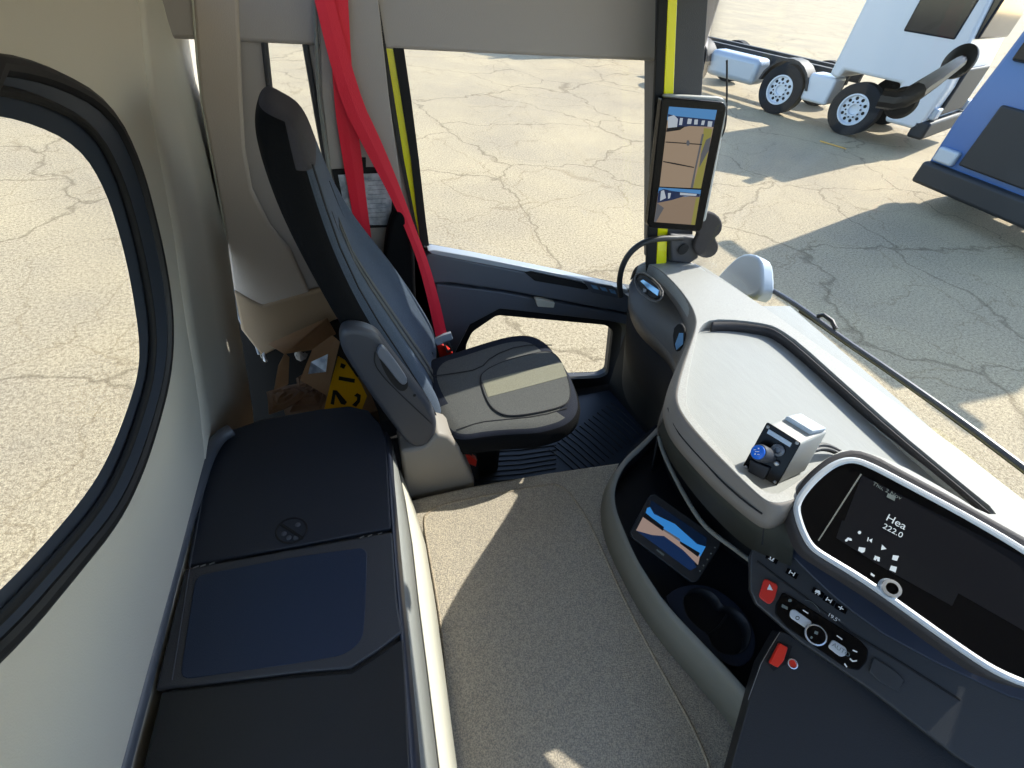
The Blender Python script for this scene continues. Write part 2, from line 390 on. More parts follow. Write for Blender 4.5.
# upper arm-rest band, stepped towards the cab
plate('upper_trim', YP(1.455).pts([(425, 256), (432, 253), (475, 262), (560, 279), (628, 296), (660, 306), (655, 318), (598, 308), (540, 297), (500, 290), (450, 283), (430, 284)]), Vector((0, .044, 0)), 'door_grey', dr, bevel=.008)
plate('grip_recess', YP(1.452).pts([(524, 272), (530, 270), (582, 281), (592, 288), (586, 290), (535, 281)]), Vector((0, .01, 0)), 'matte_black', dr, bevel=.003)
plate('switch_panel', YP(1.447).pts([(583, 281), (612, 286), (628, 296), (620, 299), (592, 293)]), Vector((0, .01, 0)), 'rail_grey', dr, bevel=.002)
for a in ((591, 285), (600, 287), (609, 289.5)):
    plate('window_switch', YP(1.444).pts([(a[0], a[1]), (a[0]+6, a[1]+1.3), (a[0]+8, a[1]+5), (a[0]+2, a[1]+3.5)]), Vector((0, .006, 0)), 'sky_blue_sheen', dr, bevel=.001)
plate('lower_step', YP(1.47).pts([(436, 284), (500, 292), (598, 310), (655, 320), (650, 330), (608, 321), (500, 309), (470, 325), (452, 360), (440, 360)]), Vector((0, .03, 0)), 'door_grey', dr, bevel=.006)
plate('latch_handle', YP(1.445).pts([(535, 299), (541, 299.5), (555, 303), (554, 308), (538, 307)]), Vector((0, .02, 0)), 'locker_side', dr, bevel=.003)
fr_o = fillet(YP(1.49).pts([(456, 350), (466, 328), (494, 308), (611, 319), (622, 326), (618, 378), (608, 390), (570, 395), (456, 395)]), .02)
fr_i = fillet(YP(1.49).pts(kerb), .02)
plate('kerb_window_frame', fr_o, Vector((0, .02, 0)), 'matte_black', dr, holes=[fr_i])
tube('kerb_frame_bead', fillet(YP(1.487).pts([(452, 352), (462, 325), (494, 303), (613, 315), (629, 324), (624, 382), (612, 396), (570, 400), (452, 400)]), .03), .004, 'charcoal', dr, cyc=True)
# sash: rubber, yellow paint, rubber, then glass
def strip(name, l1, l2, plane, mt, parent, t=.02, bevel=0): return plate(name, plane.pts(l1+l2[::-1]), Vector((0, t, 0)), mt, parent, bevel=bevel)
strip('inner_seal', [(366, -60), (389, 97), (400, 160), (413, 222), (418, 246)], [(369, -60), (394, 97), (404, 160), (416, 222), (421, 246)], YP(1.485), 'rubber', dr)
strip('painted_frame', [(369, -60), (394, 97), (404, 160), (414, 222), (419, 246)], [(376, -60), (402, 97), (411, 160), (420, 222), (424, 246)], YP(1.495), 'yellow_paint', dr)
strip('glass_channel', [(376, -60), (401, 97), (411, 160), (418, 222), (421, 248)], [(388, -60), (411, 97), (419, 160), (426, 222), (430, 252)], YP(1.488), 'matte_black', dr, .03)
tube('belt_line_seal', YP(1.49).pts([(424, 246), (433, 250), (475, 258), (560, 274), (632, 290)]), .004, 'locker_strip', dr)
plate('sill_top', YP(1.452).pts([(428, 251), (434, 250), (475, 257), (560, 274), (628, 290), (628, 294), (560, 278.5), (475, 262.5), (432, 254)]), Vector((0, .04, 0)), 'lit_edge', dr, bevel=.003)  # door ledge painted bright for the sky reflected in it
wg = plate('window_3', YP(1.515).pts([(376, -60), (401, 97), (421, 245), (475, 262), (560, 280), (640, 296), (690, 250), (670, 97), (655, -60)]), Vector((0, .004, 0)), 'glass'); tag(wg, kind='structure')
wg = plate('window_4', [p+Vector((0, .045, 0)) for p in fillet(DOORP.pts(kerb), .02)], Vector((0, .004, 0)), 'glass'); tag(wg, kind='structure')

# A-pillar (leans with the windscreen)
ap = root('trim_2', (1.22, 1.45, .6)); tag(ap, kind='structure')
def ap_strip(name, xs, dep, mt, t=.03):
    P = YP(dep); (a, b), (c, d) = xs
    return plate(name, [P(a, 275), P(b, 275), P(d, -60), P(c, -60)], Vector((0, t, 0)), mt, ap, bevel=.002)
ap_strip('pillar_seal', ((646, 656), (662, 671)), 1.372, 'matte_black', .012)
ap_strip('pillar_paint', ((656, 666), (671, 680)), 1.370, 'yellow_paint', .012)
ap_strip('pillar_cover', ((664, 690), (678, 712)), 1.38, 'charcoal', .17)
plate('speaker_block', YP(1.35).pts([(670, 234), (697, 238), (699, 258), (690, 264), (671, 262)]), Vector((0, .08, 0)), 'charcoal', ap, bevel=.008)
lathe('round_grille', YP(1.348)(683, 249), (0, -1, 0), [(0, .022), (.004, .022), (.005, .018)], 'matte_black', ap)
for q in ((662, 258), (672, 258)): lathe('bolt', YP(1.40)(*q), (0, -1, .5), [(-.02, .008), (.004, .008), (.007, .005)], 'steel', ap, seg=12)

# windscreen
def wsx(y, z): return 1.275 - .10*max(0, (y-.35)/1.1)**2 - .10*max(0, (.35-y)/1.1)**2 - .20*(z-.75)
ys = [(-.8+2.26*i/24) for i in range(25)]; zs = [.735+1.115*i/8 for i in range(9)]
w = loft('window_5', [[(wsx(y, z)+.045, y, z) for y in ys] for z in zs], 'glass', thick=.004); tag(w, kind='structure')
bh = loft('wall_front', [[(wsx(y, .79)-.03, y, z if z < .5 else .785-.11*(y-.5)) for y in ys] for z in (.67, .3, -.1)], 'matte_black', thick=.03); tag(bh, kind='structure')
hd = loft('trim_3', [[(wsx(y, 1.72)+.05, y, 1.72) for y in ys], [(wsx(y, 2.0)+.05, y, 2.0) for y in ys]], 'headliner', thick=.04); tag(hd, kind='structure')
# roof, far side wall, floor
c = box('ceiling', (-.45, -.85, 1.98), (1.15, 1.55, 2.02), 'headliner'); tag(c, kind='structure')
wr2 = root('wall_right', (.3, -.85, 0)); tag(wr2, kind='structure')
plate('side_panel', [Vector(p) for p in ((-.6, -.82, -.15), (1.4, -.82, -.15), (1.28, -.82, 1.98), (-.4, -.82, 1.98))], Vector((0, -.04, 0)), 'beige', wr2,
      holes=[fillet([Vector(p) for p in ((.15, -.82, .85), (1.2, -.82, .75), (1.1, -.82, 1.75), (.15, -.82, 1.75))], .05)])
f = box('floor', (-.62, -.82, -.12), (1.5, 1.5, -.06), 'matte_black'); tag(f, kind='structure')
# unseen visor added over the windscreen to keep sun off the backrest
v = loft('added_visor', [[(wsx(y, 1.72)+.10, y, 1.76) for y in ys], [(wsx(y, 1.72)+.32, y, 1.66) for y in ys]], 'black_plastic', thick=.01)
tag(v, 'unseen dark visor added above the windscreen to shade the seat', 'sun visor')

# ================================================================== engine tunnel, lockers
TZ = .27
tp = ZP(TZ)
tn = root('engine_tunnel', (.4, .4, -.05)); tag(tn, 'carpeted engine tunnel cover between the lockers and the dashboard', 'engine cover')
c_out = [(396, 486), (411, 500), (421, 497), (470, 486), (545, 473), (600, 465), (622, 462), (612, 486), (610, 520), (622, 560), (652, 612), (700, 668), (745, 730), (790, 800), (810, 850), (420, 900), (440, 768), (436, 690), (430, 600), (424, 540)]
plate('carpet_cover', tp.pts(c_out), Vector((0, 0, -.33)), 'carpet', tn, bevel=.012)
rg = [(452, 800), (447, 672), (438, 605), (430, 560), (423, 520), (428, 512), (443, 504), (490, 495), (545, 485), (558, 484), (570, 493), (587, 518), (603, 552), (622, 595), (642, 635), (662, 672), (700, 740), (720, 800)]
tube('embossed_edge', tp.pts(rg, .0), .0035, 'carpet_edge', tn, sm=2, seg=8)

LZ = .55
lp = ZP(LZ)
def clampx(l): return [Vector((max(p.x, -.47+.06*(p.y-.7)+.02), p.y, p.z)) for p in l]
lk = root('storage_locker', (-.25, .6, -.05)); tag(lk, 'black two-lid storage locker along the rear wall of the cab', 'locker')
l_out = [(214, 446), (226, 430), (262, 418), (320, 408), (348, 405), (368, 409), (382, 424), (387, 440), (391, 530), (397, 600), (403, 650), (410, 780), (412, 860), (90, 900), (128, 768), (165, 630), (185, 567), (200, 500)]
# lids: three pieces split on the seams
top_l = [(203, 470), (214, 446), (228, 431), (262, 420), (320, 409), (350, 406), (368, 410), (381, 425), (386, 440), (391, 528), (290, 547), (187, 565)]
mid_l = [(185, 569), (290, 550), (392, 532), (397, 600), (402, 632), (378, 650), (350, 668), (300, 672), (155, 690)]
low_l = [(154, 694), (300, 676), (352, 672), (380, 654), (403, 638), (407, 700), (414, 860), (90, 900)]
plate('body', clampx(lp.pts(l_out, -.012)), Vector((0, 0, -.55)), 'black_plastic', lk, bevel=.01)
a = plate('lid', lp.pts(top_l), Vector((0, 0, -.02)), 'locker_top_skylit', lk, bevel=.004)
# embossed round emblem: ring with crossed bar and small blocks
def circ(cx, cy, rx, ry, n=24, rot=0): return [(cx+rx*math.cos(2*math.pi*k/n)*math.cos(rot)-ry*math.sin(2*math.pi*k/n)*math.sin(rot), cy+rx*math.cos(2*math.pi*k/n)*math.sin(rot)+ry*math.sin(2*math.pi*k/n)*math.cos(rot)) for k in range(n)]
tube('emblem_ring', lp.pts(circ(291.5, 530.5, 16, 12, rot=-.35)), .0024, 'matte_black', a, cyc=True, seg=6)
tube('emblem_bar', lp.pts([(280, 524), (291, 531), (303, 539)]), .0040, 'matte_black', a, seg=6)
for q in ((298, 525), (284, 534), (289, 538), (296, 538)): lathe('emblem_stud', lp(*q, -.001), (0, 0, 1), [(0, .006), (.002, .006), (.003, .004)], 'rail_grey', a, seg=12)
b = plate('lid', lp.pts(mid_l), Vector((0, 0, -.02)), 'charcoal', lk, bevel=.004)
plate('lid_panel', fillet(lp.pts([(196, 576), (290, 558), (362, 548), (367, 552), (366, 600), (363, 640), (345, 655), (300, 663), (180, 680)], .0), .02), Vector((0, 0, .002)), 'locker_panel_skylit', b, bevel=.0015)
tube('lid_bead', lp.pts([(206, 478), (190, 566), (172, 680)], .0005), .0012, 'rail_grey', a, seg=6)
for q in ((196, 567), (203, 565.5), (212, 563.5), (362, 537), (370, 535.5), (380, 533.5)): obj('hinge_pin', *box_geo(lp(*q, .001), Vector((.005, .001, 0)), Vector((0, .0012, 0)), Vector((0, 0, .001))), 'steel', a)
plate('lid', clampx(lp.pts(low_l, -.002)), Vector((0, 0, -.02)), 'black_plastic', lk, bevel=.004)
# bevelled front edge and the pale side skirts down to the carpet
edge = [(384, 424), (389, 440), (393, 530), (399, 600), (405, 660), (413, 780), (418, 860)]
e2 = [(393, 440), (396, 490), (401, 540), (409, 600), (419, 672), (434, 780), (444, 860)]
rowA = lp.pts([(386, 432), (389, 480), (393, 540), (398, 600), (404, 672), (411, 780), (416, 860)], -.004)
rowB = ZP(.50).pts([(391, 440), (394, 484), (399, 540), (404, 600), (411, 672), (421, 780), (428, 860)])
rowC = ZP(.40).pts([(398, 470), (404, 500), (411, 545), (417, 600), (426, 672), (439, 780), (448, 860)])
loft('front_edge', [rowA, rowB], 'navy_face', lk, thick=.004)
loft('upper_skirt', [rowB, rowC], 'locker_strip', lk, thick=.004)
rowC2 = [p+Vector((.004, 0, -.004)) for p in rowC]
rowD = ZP(.295).pts([(404, 490), (412, 502), (425, 545), (434, 600), (444, 672), (458, 780), (468, 860)])
loft('lower_skirt', [rowC2, rowD], 'locker_side', lk, thick=.004)
tube('skirt_gap_seal', rowC, .003, 'matte_black', lk, seg=6)
# rail between rear wall and locker
rl = ZP(.57).pts([(231, 430), (219, 437), (207, 456), (198, 484), (180, 540), (163, 600), (145, 672), (118, 768), (96, 850)])
rr = tube('grab_rail', rl, .018, 'rail_grey', sm=2, seg=14); tag(rr, 'dark grey padded rail running between the rear wall and the locker', 'rail')

# footwell mat with ribs
mz = ZP(-.055)
fm = root('floor_mat', (.7, 1.1, -.06)); tag(fm, 'black ribbed rubber mat on the passenger footwell floor', 'floor mat')
plate('mat', mz.pts([(440, 440), (560, 400), (660, 380), (700, 420), (690, 520), (600, 520), (450, 520)]), Vector((0, 0, -.004)), 'floor_mat', fm)
for i in range(11):
    tube('rib', mz.pts([(452, 448+i*5.4), (480, 452+i*5), (520, 450+i*4.8), (556, 445+i*4.6)], .001), .0035, 'mat_rib', fm, seg=6)
for i in range(15):
    x0, y0 = 549+i*4.4, 449-i*3.3
    tube('rib', mz.pts([(x0, y0), (x0+12, y0+9.5), (x0+34, y0+29)], .001), .0035, 'mat_rib', fm, seg=6)

# ================================================================== passenger seat
st = root('passenger_seat', (.25, 1.15, -.05)); tag(st, 'dark fabric passenger seat with pale stripe on its cushion', 'seat')
lv = [ # z, xrear, xfront, ynear, yfar, bolster
 (1.345, -.120, -.090, 1.01, 1.11, 0), (1.338, -.138, -.074, .975, 1.15, 0), (1.31, -.152, -.064, .95, 1.185, 0), (1.27, -.157, -.060, .94, 1.215, .002), (1.20, -.154, -.054, .93, 1.255, .006), (1.12, -.142, -.046, .92, 1.31, .014), (1.02, -.118, -.030, .915, 1.37, .028),
 (.93, -.095, -.008, .912, 1.41, .040), (.84, -.070, .022, .91, 1.43, .048), (.74, -.045, .056, .91, 1.44, .050), (.64, -.015, .092, .91, 1.44, .048), (.54, .012, .130, .915, 1.43, .040), (.44, .03, .15, .92, 1.40, .02), (.40, .04, .13, .94, 1.36, 0)]
N = 36; rings = []
def sg(v, e): return math.copysign(abs(v)**e, v)
for z, xr, xf, yn, yf, bo in lv:
    rg_ = []
    for k in range(N):
        a = 2*math.pi*k/N; ca, sa = math.cos(a), math.sin(a)
        v = .5-.5*sg(ca, .62); u = .5+.5*sg(sa, .62)
        x = xr+(xf-xr)*u; y = yn+(yf-yn)*v
        if u > .5:
            e = min(v, 1-v); bol = math.exp(-((e-.13)/.085)**2)
            x += bo*(u-.5)*2*(bol*1.15)
        x += .07*v*max(0, min(1, (1.0-z)/.45))*u
        rg_.append((x, y, z + (.5-u)*.03))
    rings.append(rg_)
# material by angle: front centre = stripe/fabric, sides = dark
mi = []
for i in range(len(rings)-1):
    for j in range(N):
        a = 2*math.pi*(j+.5)/N; v = .5-.5*sg(math.cos(a), .62); front = math.sin(a) > .12
        k = 0
        if front: k = 2 if i < 3 else (0 if math.degrees(a) < 31 else 1)
        if i < 1: k = 2
        mi.append(k)
mi += [2, 0]
bk = loft('backrest', rings, ['seat_side', 'seat_fabric', 'head_fabric'], st, closed=True, caps=True, midx=mi, subsurf=2, angle=180)
bk.data.polygons.foreach_set('use_smooth', [True]*len(bk.data.polygons))
def xf_at(z, v):
    zz = [l[0] for l in lv]
    for i in range(len(lv)-1):
        if lv[i+1][0] <= z <= lv[i][0]:
            t = (z-lv[i+1][0])/(lv[i][0]-lv[i+1][0]); L_ = [lv[i+1][q]+(lv[i][q]-lv[i+1][q])*t for q in range(6)]; break
    e = min(v, 1-v); b_ = math.exp(-((e-.13)/.085)**2)*1.15*L_[5]
    return Vector((L_[2]+b_+.07*v*max(0, min(1, (1.0-z)/.45)), L_[3]+(L_[4]-L_[3])*v, z-.015))
tube('backrest_seam', [xf_at(z, .055)+Vector((-.004, 0, 0)) for z in (1.28, 1.20, 1.12, 1.02, .92, .82, .72, .62, .5)], .0022, 'seam', bk, seg=6)
tube('backrest_seam', [xf_at(z, .27)+Vector((-.001, 0, 0)) for z in (1.16, 1.08, 1.0, .92, .82, .72, .62, .5)], .0022, 'seam', bk, seg=6)
tube('backrest_seam', [xf_at(z, .73)+Vector((-.001, 0, 0)) for z in (1.16, 1.08, 1.0, .92, .82, .72, .62, .5)], .0022, 'seam', bk, seg=6)
for dv in (.1, .16):
    loft('backrest_stripe', [[xf_at(z, .27+dv*1.2+q*.05)+Vector((.002, 0, 0)) for q in (0, .5, 1)] for z in (1.1, 1.0, .9, .8, .7, .6, .52)], 'seat_light', bk, thick=.001)

# cushion: a padded slab following the photographed outline
cz = ZP(.5)
c_top = [(447, 433), (436, 412), (425, 392), (420, 372), (430, 358), (450, 353), (484, 342), (509, 335), (530, 334), (545, 342), (556, 356), (566, 370), (573, 386), (577, 402), (574, 414), (564, 423), (548, 428), (534, 431), (508, 432), (484, 434), (462, 438)]
ct = chaikin(cz.pts(c_top), 2); cc = sum(ct, Vector())/len(ct)
def ringc(s, z, dx=0): return [Vector((cc.x+(p.x-cc.x)*s+dx, cc.y+(p.y-cc.y)*s, z)) for p in ct]
rs = [ringc(.03, .512), ringc(.35, .511), ringc(.62, .509), ringc(.82, .507), ringc(.955, .502), ringc(1.015, .49, .004), ringc(1.04, .465, .012), ringc(1.04, .435, .014), ringc(1.0, .41, .008), ringc(.95, .40)]
nC = len(ct); mi = []
for i in range(len(rs)-1): mi += [(0 if i < 3 else (0 if ct[k_].y < cc.y-.05 and ct[k_].x < .56 and i < 4 else 2)) if i < 5 else 1 for k_ in range(nC)]
mi += [0, 1]
cu = loft('cushion', rs, ['seat_light', 'seat_side', 'cushion_dark'], st, closed=True, caps=True, midx=mi, angle=180)
cu.data.polygons.foreach_set('use_smooth', [True]*len(cu.data.polygons))
CP_ = ZP(.514)
# front insert with its stripe, outlined by a seam; conforms to the nearly flat top
ins = chaikin(CP_.pts([(480, 381), (482, 372), (500, 362), (530, 354), (549, 350), (560, 358), (569, 380), (571, 396), (566, 405), (545, 411), (515, 416), (500, 414), (488, 404)]), 2)
plate('insert_panel', ins, Vector((0, 0, -.006)), 'seat_light', cu, bevel=.003)
plate('cushion_stripe', CP_.pts([(482.5, 381), (520, 371.5), (562, 362.5), (567, 376), (530, 386), (488, 397)], .0012), Vector((0, 0, -.004)), 'seat_stripe', cu)
tube('cushion_seam', [p+Vector((0, 0, -.001)) for p in ins], .0022, 'seam', cu, cyc=True, seg=6)
tube('cushion_seam', ZP(.512).pts([(425, 377), (450, 374), (480, 369), (492, 356), (520, 345), (552, 345)]), .0018, 'seam', cu, seg=6, sm=1)
tube('cushion_seam', ZP(.508).pts([(456, 430), (480, 422), (500, 420), (540, 416), (567, 408)]), .002, 'seam', cu, seg=6, sm=1)
# cushion pan and pedestal
pan = ringc(.62, .41)
plate('seat_pan', pan, Vector((0, 0, -.09)), 'matte_black', st, bevel=.01)
box('pedestal', (.14, 1.08, -.055), (.42, 1.28, .34), 'matte_black', st, bevel=.02)
# grey side shield with recline lever
SH = YP(.868)
sh = chaikin(SH.pts([(339, 338), (343, 331), (352, 329), (366, 331), (379, 337), (387, 349), (400, 366), (420, 392), (434, 412), (438, 427), (434, 440), (424, 448), (412, 448), (403, 440), (388, 420), (368, 393), (350, 366), (341, 350)]), 2)
shd = plate('side_shield', sh, Vector((0, .045, 0)), 'shield_grey', st, bevel=.014, seg=4)
plate('lever_recess', chaikin(SH.pts([(377, 352), (384, 349), (392, 358), (406, 378), (409, 386), (404, 392), (396, 389), (384, 372)], .001), 2), Vector((0, .006, 0)), 'matte_black', shd)
lv_ = plate('recline_lever', chaikin(SH.pts([(378, 349), (382, 346), (388, 352), (404, 374), (408, 382), (404, 386), (398, 382), (386, 366), (377, 356)], .012), 1), Vector((0, .012, 0)), 'hub_dark', st, bevel=.003)
tube('shield_groove', SH.pts([(375, 352), (374, 364), (384, 378), (400, 394), (418, 411), (432, 424)], .001), .0015, 'seam', shd, sm=2, seg=6)
lathe('shield_screw', SH(414.5, 395.5, .001), (0, -1, 0), [(-.002, .004), (.001, .004), (.0015, .002)], 'matte_black', shd, seg=12)
# pale lower cover by the carpet
LC = YP(.862)
plate('base_cover', LC.pts([(400, 452), (412, 450), (426, 447), (437, 434), (449, 437), (460, 448), (466, 463), (475, 482), (474, 500), (404, 500), (404, 478)]), Vector((0, .10, 0)), 'base_grey', st, bevel=.012, seg=4)
bc = plate('belt_buckle', [p for p in YP(.93).pts([(460, 452), (470, 455), (478, 461), (479, 480), (470, 478), (462, 464)])], Vector((0, .03, 0)), 'matte_black', st, bevel=.003)
plate('release_button', YP(.925).pts([(465, 454), (470, 456), (477, 461), (476, 467), (469, 464)]), Vector((0, .022, 0)), 'red_button', bc, bevel=.002)
# far-side folded armrest
AR = YP(1.40)
plate('armrest', chaikin(AR.pts([(386, 300), (384, 262), (387, 235), (392, 217), (398, 211), (405, 214), (411, 228), (415, 252), (416, 300), (420, 330), (400, 330)]), 2), Vector((0, .05, 0)), 'seat_side', st, bevel=.012)

# ================================================================== seat belt
sb = root('seat_belt', (.1, 1.45, .7)); tag(sb, 'bright red seat belt hanging from the door pillar over the seat', 'seat belt')
def ribbon(name, L, mt, par, pln):
    rows = []
    for (x0, y0, x1, y1, d0) in L: P = pln(d0); rows.append([P(x0, y0), P((x0+x1)/2, (y0+y1)/2, .0015), P(x1, y1)])
    rows2 = []
    for j in range(3):
        rows2.append(chaikin([r_[j] for r_ in rows], 2, False))
    rows = list(zip(*rows2)); o = loft(name, rows, mt, par, thick=.002); o.data.polygons.foreach_set('use_smooth', [False]*len(o.data.polygons)); return o
ribbon('rear_webbing', [(326, -60, 345, -60, 1.455), (333, 97, 353, 97, 1.455), (341, 150, 361, 150, 1.455), (350, 200, 366, 198, 1.455), (358, 245, 372, 242, 1.455)], 'red_belt', sb, YP)
ribbon('front_webbing', [(300, -60, 318, -60, 1.448), (338, 97, 359, 95, 1.44), (362, 144, 380, 138, 1.43), (388, 192, 399, 184, 1.415), (405, 228, 415, 227, 1.40), (419, 265, 429, 263, 1.38), (429, 305, 440, 303, 1.36), (437, 342, 448, 339, 1.345)], 'red_belt', sb, YP)
bpn = YP(1.335)
tg = plate('latch_tongue', bpn.pts([(433, 340), (444, 335), (451, 333), (453, 339), (446, 343), (437, 346)]), Vector((0, .012, 0)), 'hub_grey', sb, bevel=.002)
plate('tongue_plate', bpn.pts([(443, 343), (449, 340), (453, 351), (447, 353)]), Vector((0, .005, 0)), 'steel', sb, holes=[bpn.pts([(445.5, 344.5), (448, 343), (450.5, 349.5), (448, 350.8)])])
plate('buckle', bpn.pts([(437, 346), (443, 345), (453, 353), (451, 357), (440, 359)], -.004), Vector((0, .02, 0)), 'red_button', sb, bevel=.003)

# document pouch on the pillar
dp = root('document_pouch', (.05, 1.45, .9)); tag(dp, 'clear pouch with papers in a black frame on the door pillar', 'pouch')
DP = YP(1.462)
plate('frame', DP.pts([(332, 170), (360, 168), (360, 158), (366, 158), (366, 168), (391, 167), (396, 190), (397, 227), (350, 229), (340, 208)]), Vector((0, .006, 0)), 'matte_black', dp, bevel=.001)
plate('paper', DP.pts([(338, 175), (388, 173), (392, 190), (391, 225), (354, 225), (344, 206)], .002), Vector((0, .003, 0)), 'paper', dp)
for i in range(9): tube('text_line', DP.pts([(368, 181+i*4.6), (387-.2*i, 180+i*4.6)], .0024), .0005, 'rail_grey', dp, seg=4)

# ================================================================== things stowed behind the seat
BX = PL((-.25, 1.2, .35), (.2, -.45, .87))
cb = root('cardboard_box', (-.25, 1.25, .1)); tag(cb, 'open cardboard box with raised flaps stowed behind the seat', 'box')
plate('raised_flap', [YP(1.44)(268, 344), YP(1.42)(327, 318), YP(1.40)(336, 334), YP(1.30)(312, 350), YP(1.28)(284, 354)], Vector((0, .006, -.003)), 'cardboard', cb)
plate('side_flap', [YP(1.30)(312, 350), YP(1.33)(332, 335), YP(1.24)(340, 342), YP(1.16)(327, 396), YP(1.18)(300, 380)], Vector((0, .005, -.003)), 'cardboard', cb)
plate('label_panel', [YP(1.18)(311, 362), YP(1.20)(328, 354), YP(1.17)(326, 372), YP(1.13)(308, 374)], Vector((0, .002, -.001)), 'paper', cb)
plate('inner_flap', [YP(1.36)(284, 354), YP(1.30)(288, 358), YP(1.2)(287, 385), YP(1.2)(274, 390), YP(1.26)(278, 366)], Vector((.004, .004, 0)), 'cardboard', cb)
obj('carton', *box_geo(Vector((-.20, 1.30, .20)), Vector((.15, .02, 0)), Vector((-.02, .10, 0)), Vector((0, 0, .10))), 'cardboard', cb)
def crumple(name, l, mt, lab, h):
    P = ZP(h); pts = P.pts(l); c_ = sum(pts, Vector())/len(pts); V = []; F = []; n = len(pts); rn = 6
    for i in range(rn+1):
        for k in range(n):
            q = c_.lerp(pts[k], i/rn if i else .02); V.append(q+Vector((0, 0, random.uniform(-.007, .007)+(1-i/rn)*.02)))
    for i in range(rn):
        for k in range(n): F.append((i*n+k, i*n+(k+1) % n, (i+1)*n+(k+1) % n, (i+1)*n+k))
    o = obj(name, V, F, mt, smooth=False); s = o.modifiers.new('solid', 'SOLIDIFY'); s.thickness = .003; tag(o, lab, 'paper', 'packing scraps behind the seat'); return o
crumple('packing_paper', [(268, 400), (267, 393), (285, 386), (300, 384), (308, 392), (300, 400), (285, 411), (269, 414)], 'brown_paper', 'crumpled brown paper at the left, against the rear wall corner', .40)
crumple('packing_paper', [(296, 378), (322, 364), (327, 374), (316, 380), (305, 386), (297, 386)], 'brown_paper', 'small folded brown paper lying in the open cardboard box', .44)
crumple('packing_paper', [(306, 388), (324, 377), (328, 384), (326, 400), (320, 410), (290, 411), (296, 402)], 'brown_paper', 'brown paper sheet beside the yellow number plate', .38)
w_ = crumple('plastic_wrap', [(294, 354), (299, 354), (303, 356), (308, 354), (306, 359), (300, 360), (296, 358)], 'white', 'scrap of white plastic wrap inside the open cardboard box', .47); w_['category'] = 'wrapper'
w_ = crumple('plastic_wrap', [(262, 356), (264, 353), (268, 361), (266, 363), (263, 360)], 'white', 'tiny white wrap caught in the corner by the rear wall', .44); w_['category'] = 'wrapper'
NPL = PL((-.08, 1.12, .44), (.35, -.35, .87))
npl = root('number_plate', (-.08, 1.1, .3)); tag(npl, 'yellow number plate with black characters behind the seat', 'number plate')
plate('plate', NPL.pts([(338, 356), (345, 360), (361, 383), (367, 396), (361, 412), (344, 421), (324, 410), (330, 386)]), NPL.n*-.003, 'plate_yellow', npl)
icons('character', [([(339, 376.2), (355, 379), (354.6, 383), (338.5, 380)], 'ink'), ([(333, 390), (336, 391), (334, 405), (330.5, 404)], 'ink'), ([(333, 390), (337, 390.5), (347, 402), (345, 405), (341, 404)], 'ink'), ([(341, 363), (346, 365), (344, 369), (340, 367)], 'ink'),
      ([(354, 396), (357, 393), (361, 395), (360, 402), (356, 407), (352, 405), (357, 400), (357, 397)], 'ink')], NPL, npl)

# ================================================================== dashboard
db = root('dashboard', (1.0, .7, .3)); tag(db, 'grey-beige dashboard curving under the windscreen', 'dashboard')
DT = PL((0, .5, .82), (0, .11, 1))
d_out = [(640, 264), (652, 259), (690, 262), (706, 268), (730, 284), (780, 318), (840, 361), (896, 403), (960, 450), (1024, 500), (1120, 580), (1120, 640), (1010, 548), (900, 488), (850, 472), (826, 474), (806, 492), (790, 502), (770, 504), (754, 491), (725, 462), (700, 436), (683, 415), (677, 401), (678, 388), (684, 366), (691, 345), (696, 330), (697, 318), (690, 302), (676, 284), (659, 268), (646, 264)]
lip_in = [(812, 488), (792, 501), (771, 504), (754, 491), (725, 462), (700, 436), (683, 415), (677, 401), (678, 388), (684, 366), (691, 345), (696, 330), (697, 318), (690, 302), (676, 284), (659, 268), (646, 263), (638, 266)]
lip_out = [(812, 500), (796, 511), (776, 521), (758, 510), (722, 480), (698, 455), (676, 430), (668, 410), (668, 396), (674, 374), (685, 350), (691, 333), (691, 320), (684, 305), (670, 287), (654, 273), (640, 268), (633, 271)]
hole = [(697, 336), (701, 325), (712, 319), (740, 320), (768, 324), (780, 329), (800, 343), (850, 388), (896, 429), (960, 482), (1000, 514), (985, 514), (950, 492), (896, 462), (850, 446), (818, 463), (796, 483), (772, 497), (748, 479), (700, 427), (687, 408), (686, 392), (691, 362)]
pad = plate('top_pad', DT.pts(d_out[:[i for i, p in enumerate(d_out) if p == (850, 472)][0]+1]) + chaikin(DT.pts(lip_in), 2, False), Vector((0, 0, -.045)), 'dash_top', db, holes=[chaikin(DT.pts(hole), 1)], bevel=.006, seg=3)
def mixl(a, b, t, dz): return [p.lerp(q, t)+Vector((0, 0, dz)) for p, q in zip(a, b)]
la = DT.pts(lip_in); lb = DT.pts(lip_out, -.035)
loft('pad_lip', [chaikin(r_, 2, False) for r_ in (mixl(la, lb, 0, -.001), mixl(la, lb, .3, .004), mixl(la, lb, .65, .005), mixl(la, lb, .92, -.002), mixl(la, lb, 1.0, -.018), mixl(la, lb, .98, -.04))], 'dash_top_shaded', db, thick=.003, angle=80)
wl_ = [(712, 322.5), (720, 321.8), (740, 322.5), (766, 326.5), (777, 331), (797, 346), (847, 391), (893, 432), (957, 485), (992, 515)]
loft('recess_shade_wall', [chaikin(DT.pts(wl_, -.004), 1, False), chaikin(PL((0, .5, .785), (0, .11, 1)).pts([(x-1.5, y+9) for x, y in wl_], .001), 1, False)], 'hood_recess_shade', db, thick=.003)  # dark liner paints the shade on the recess's windscreen side
DMP = PL((0, .5, .785), (0, .11, 1))
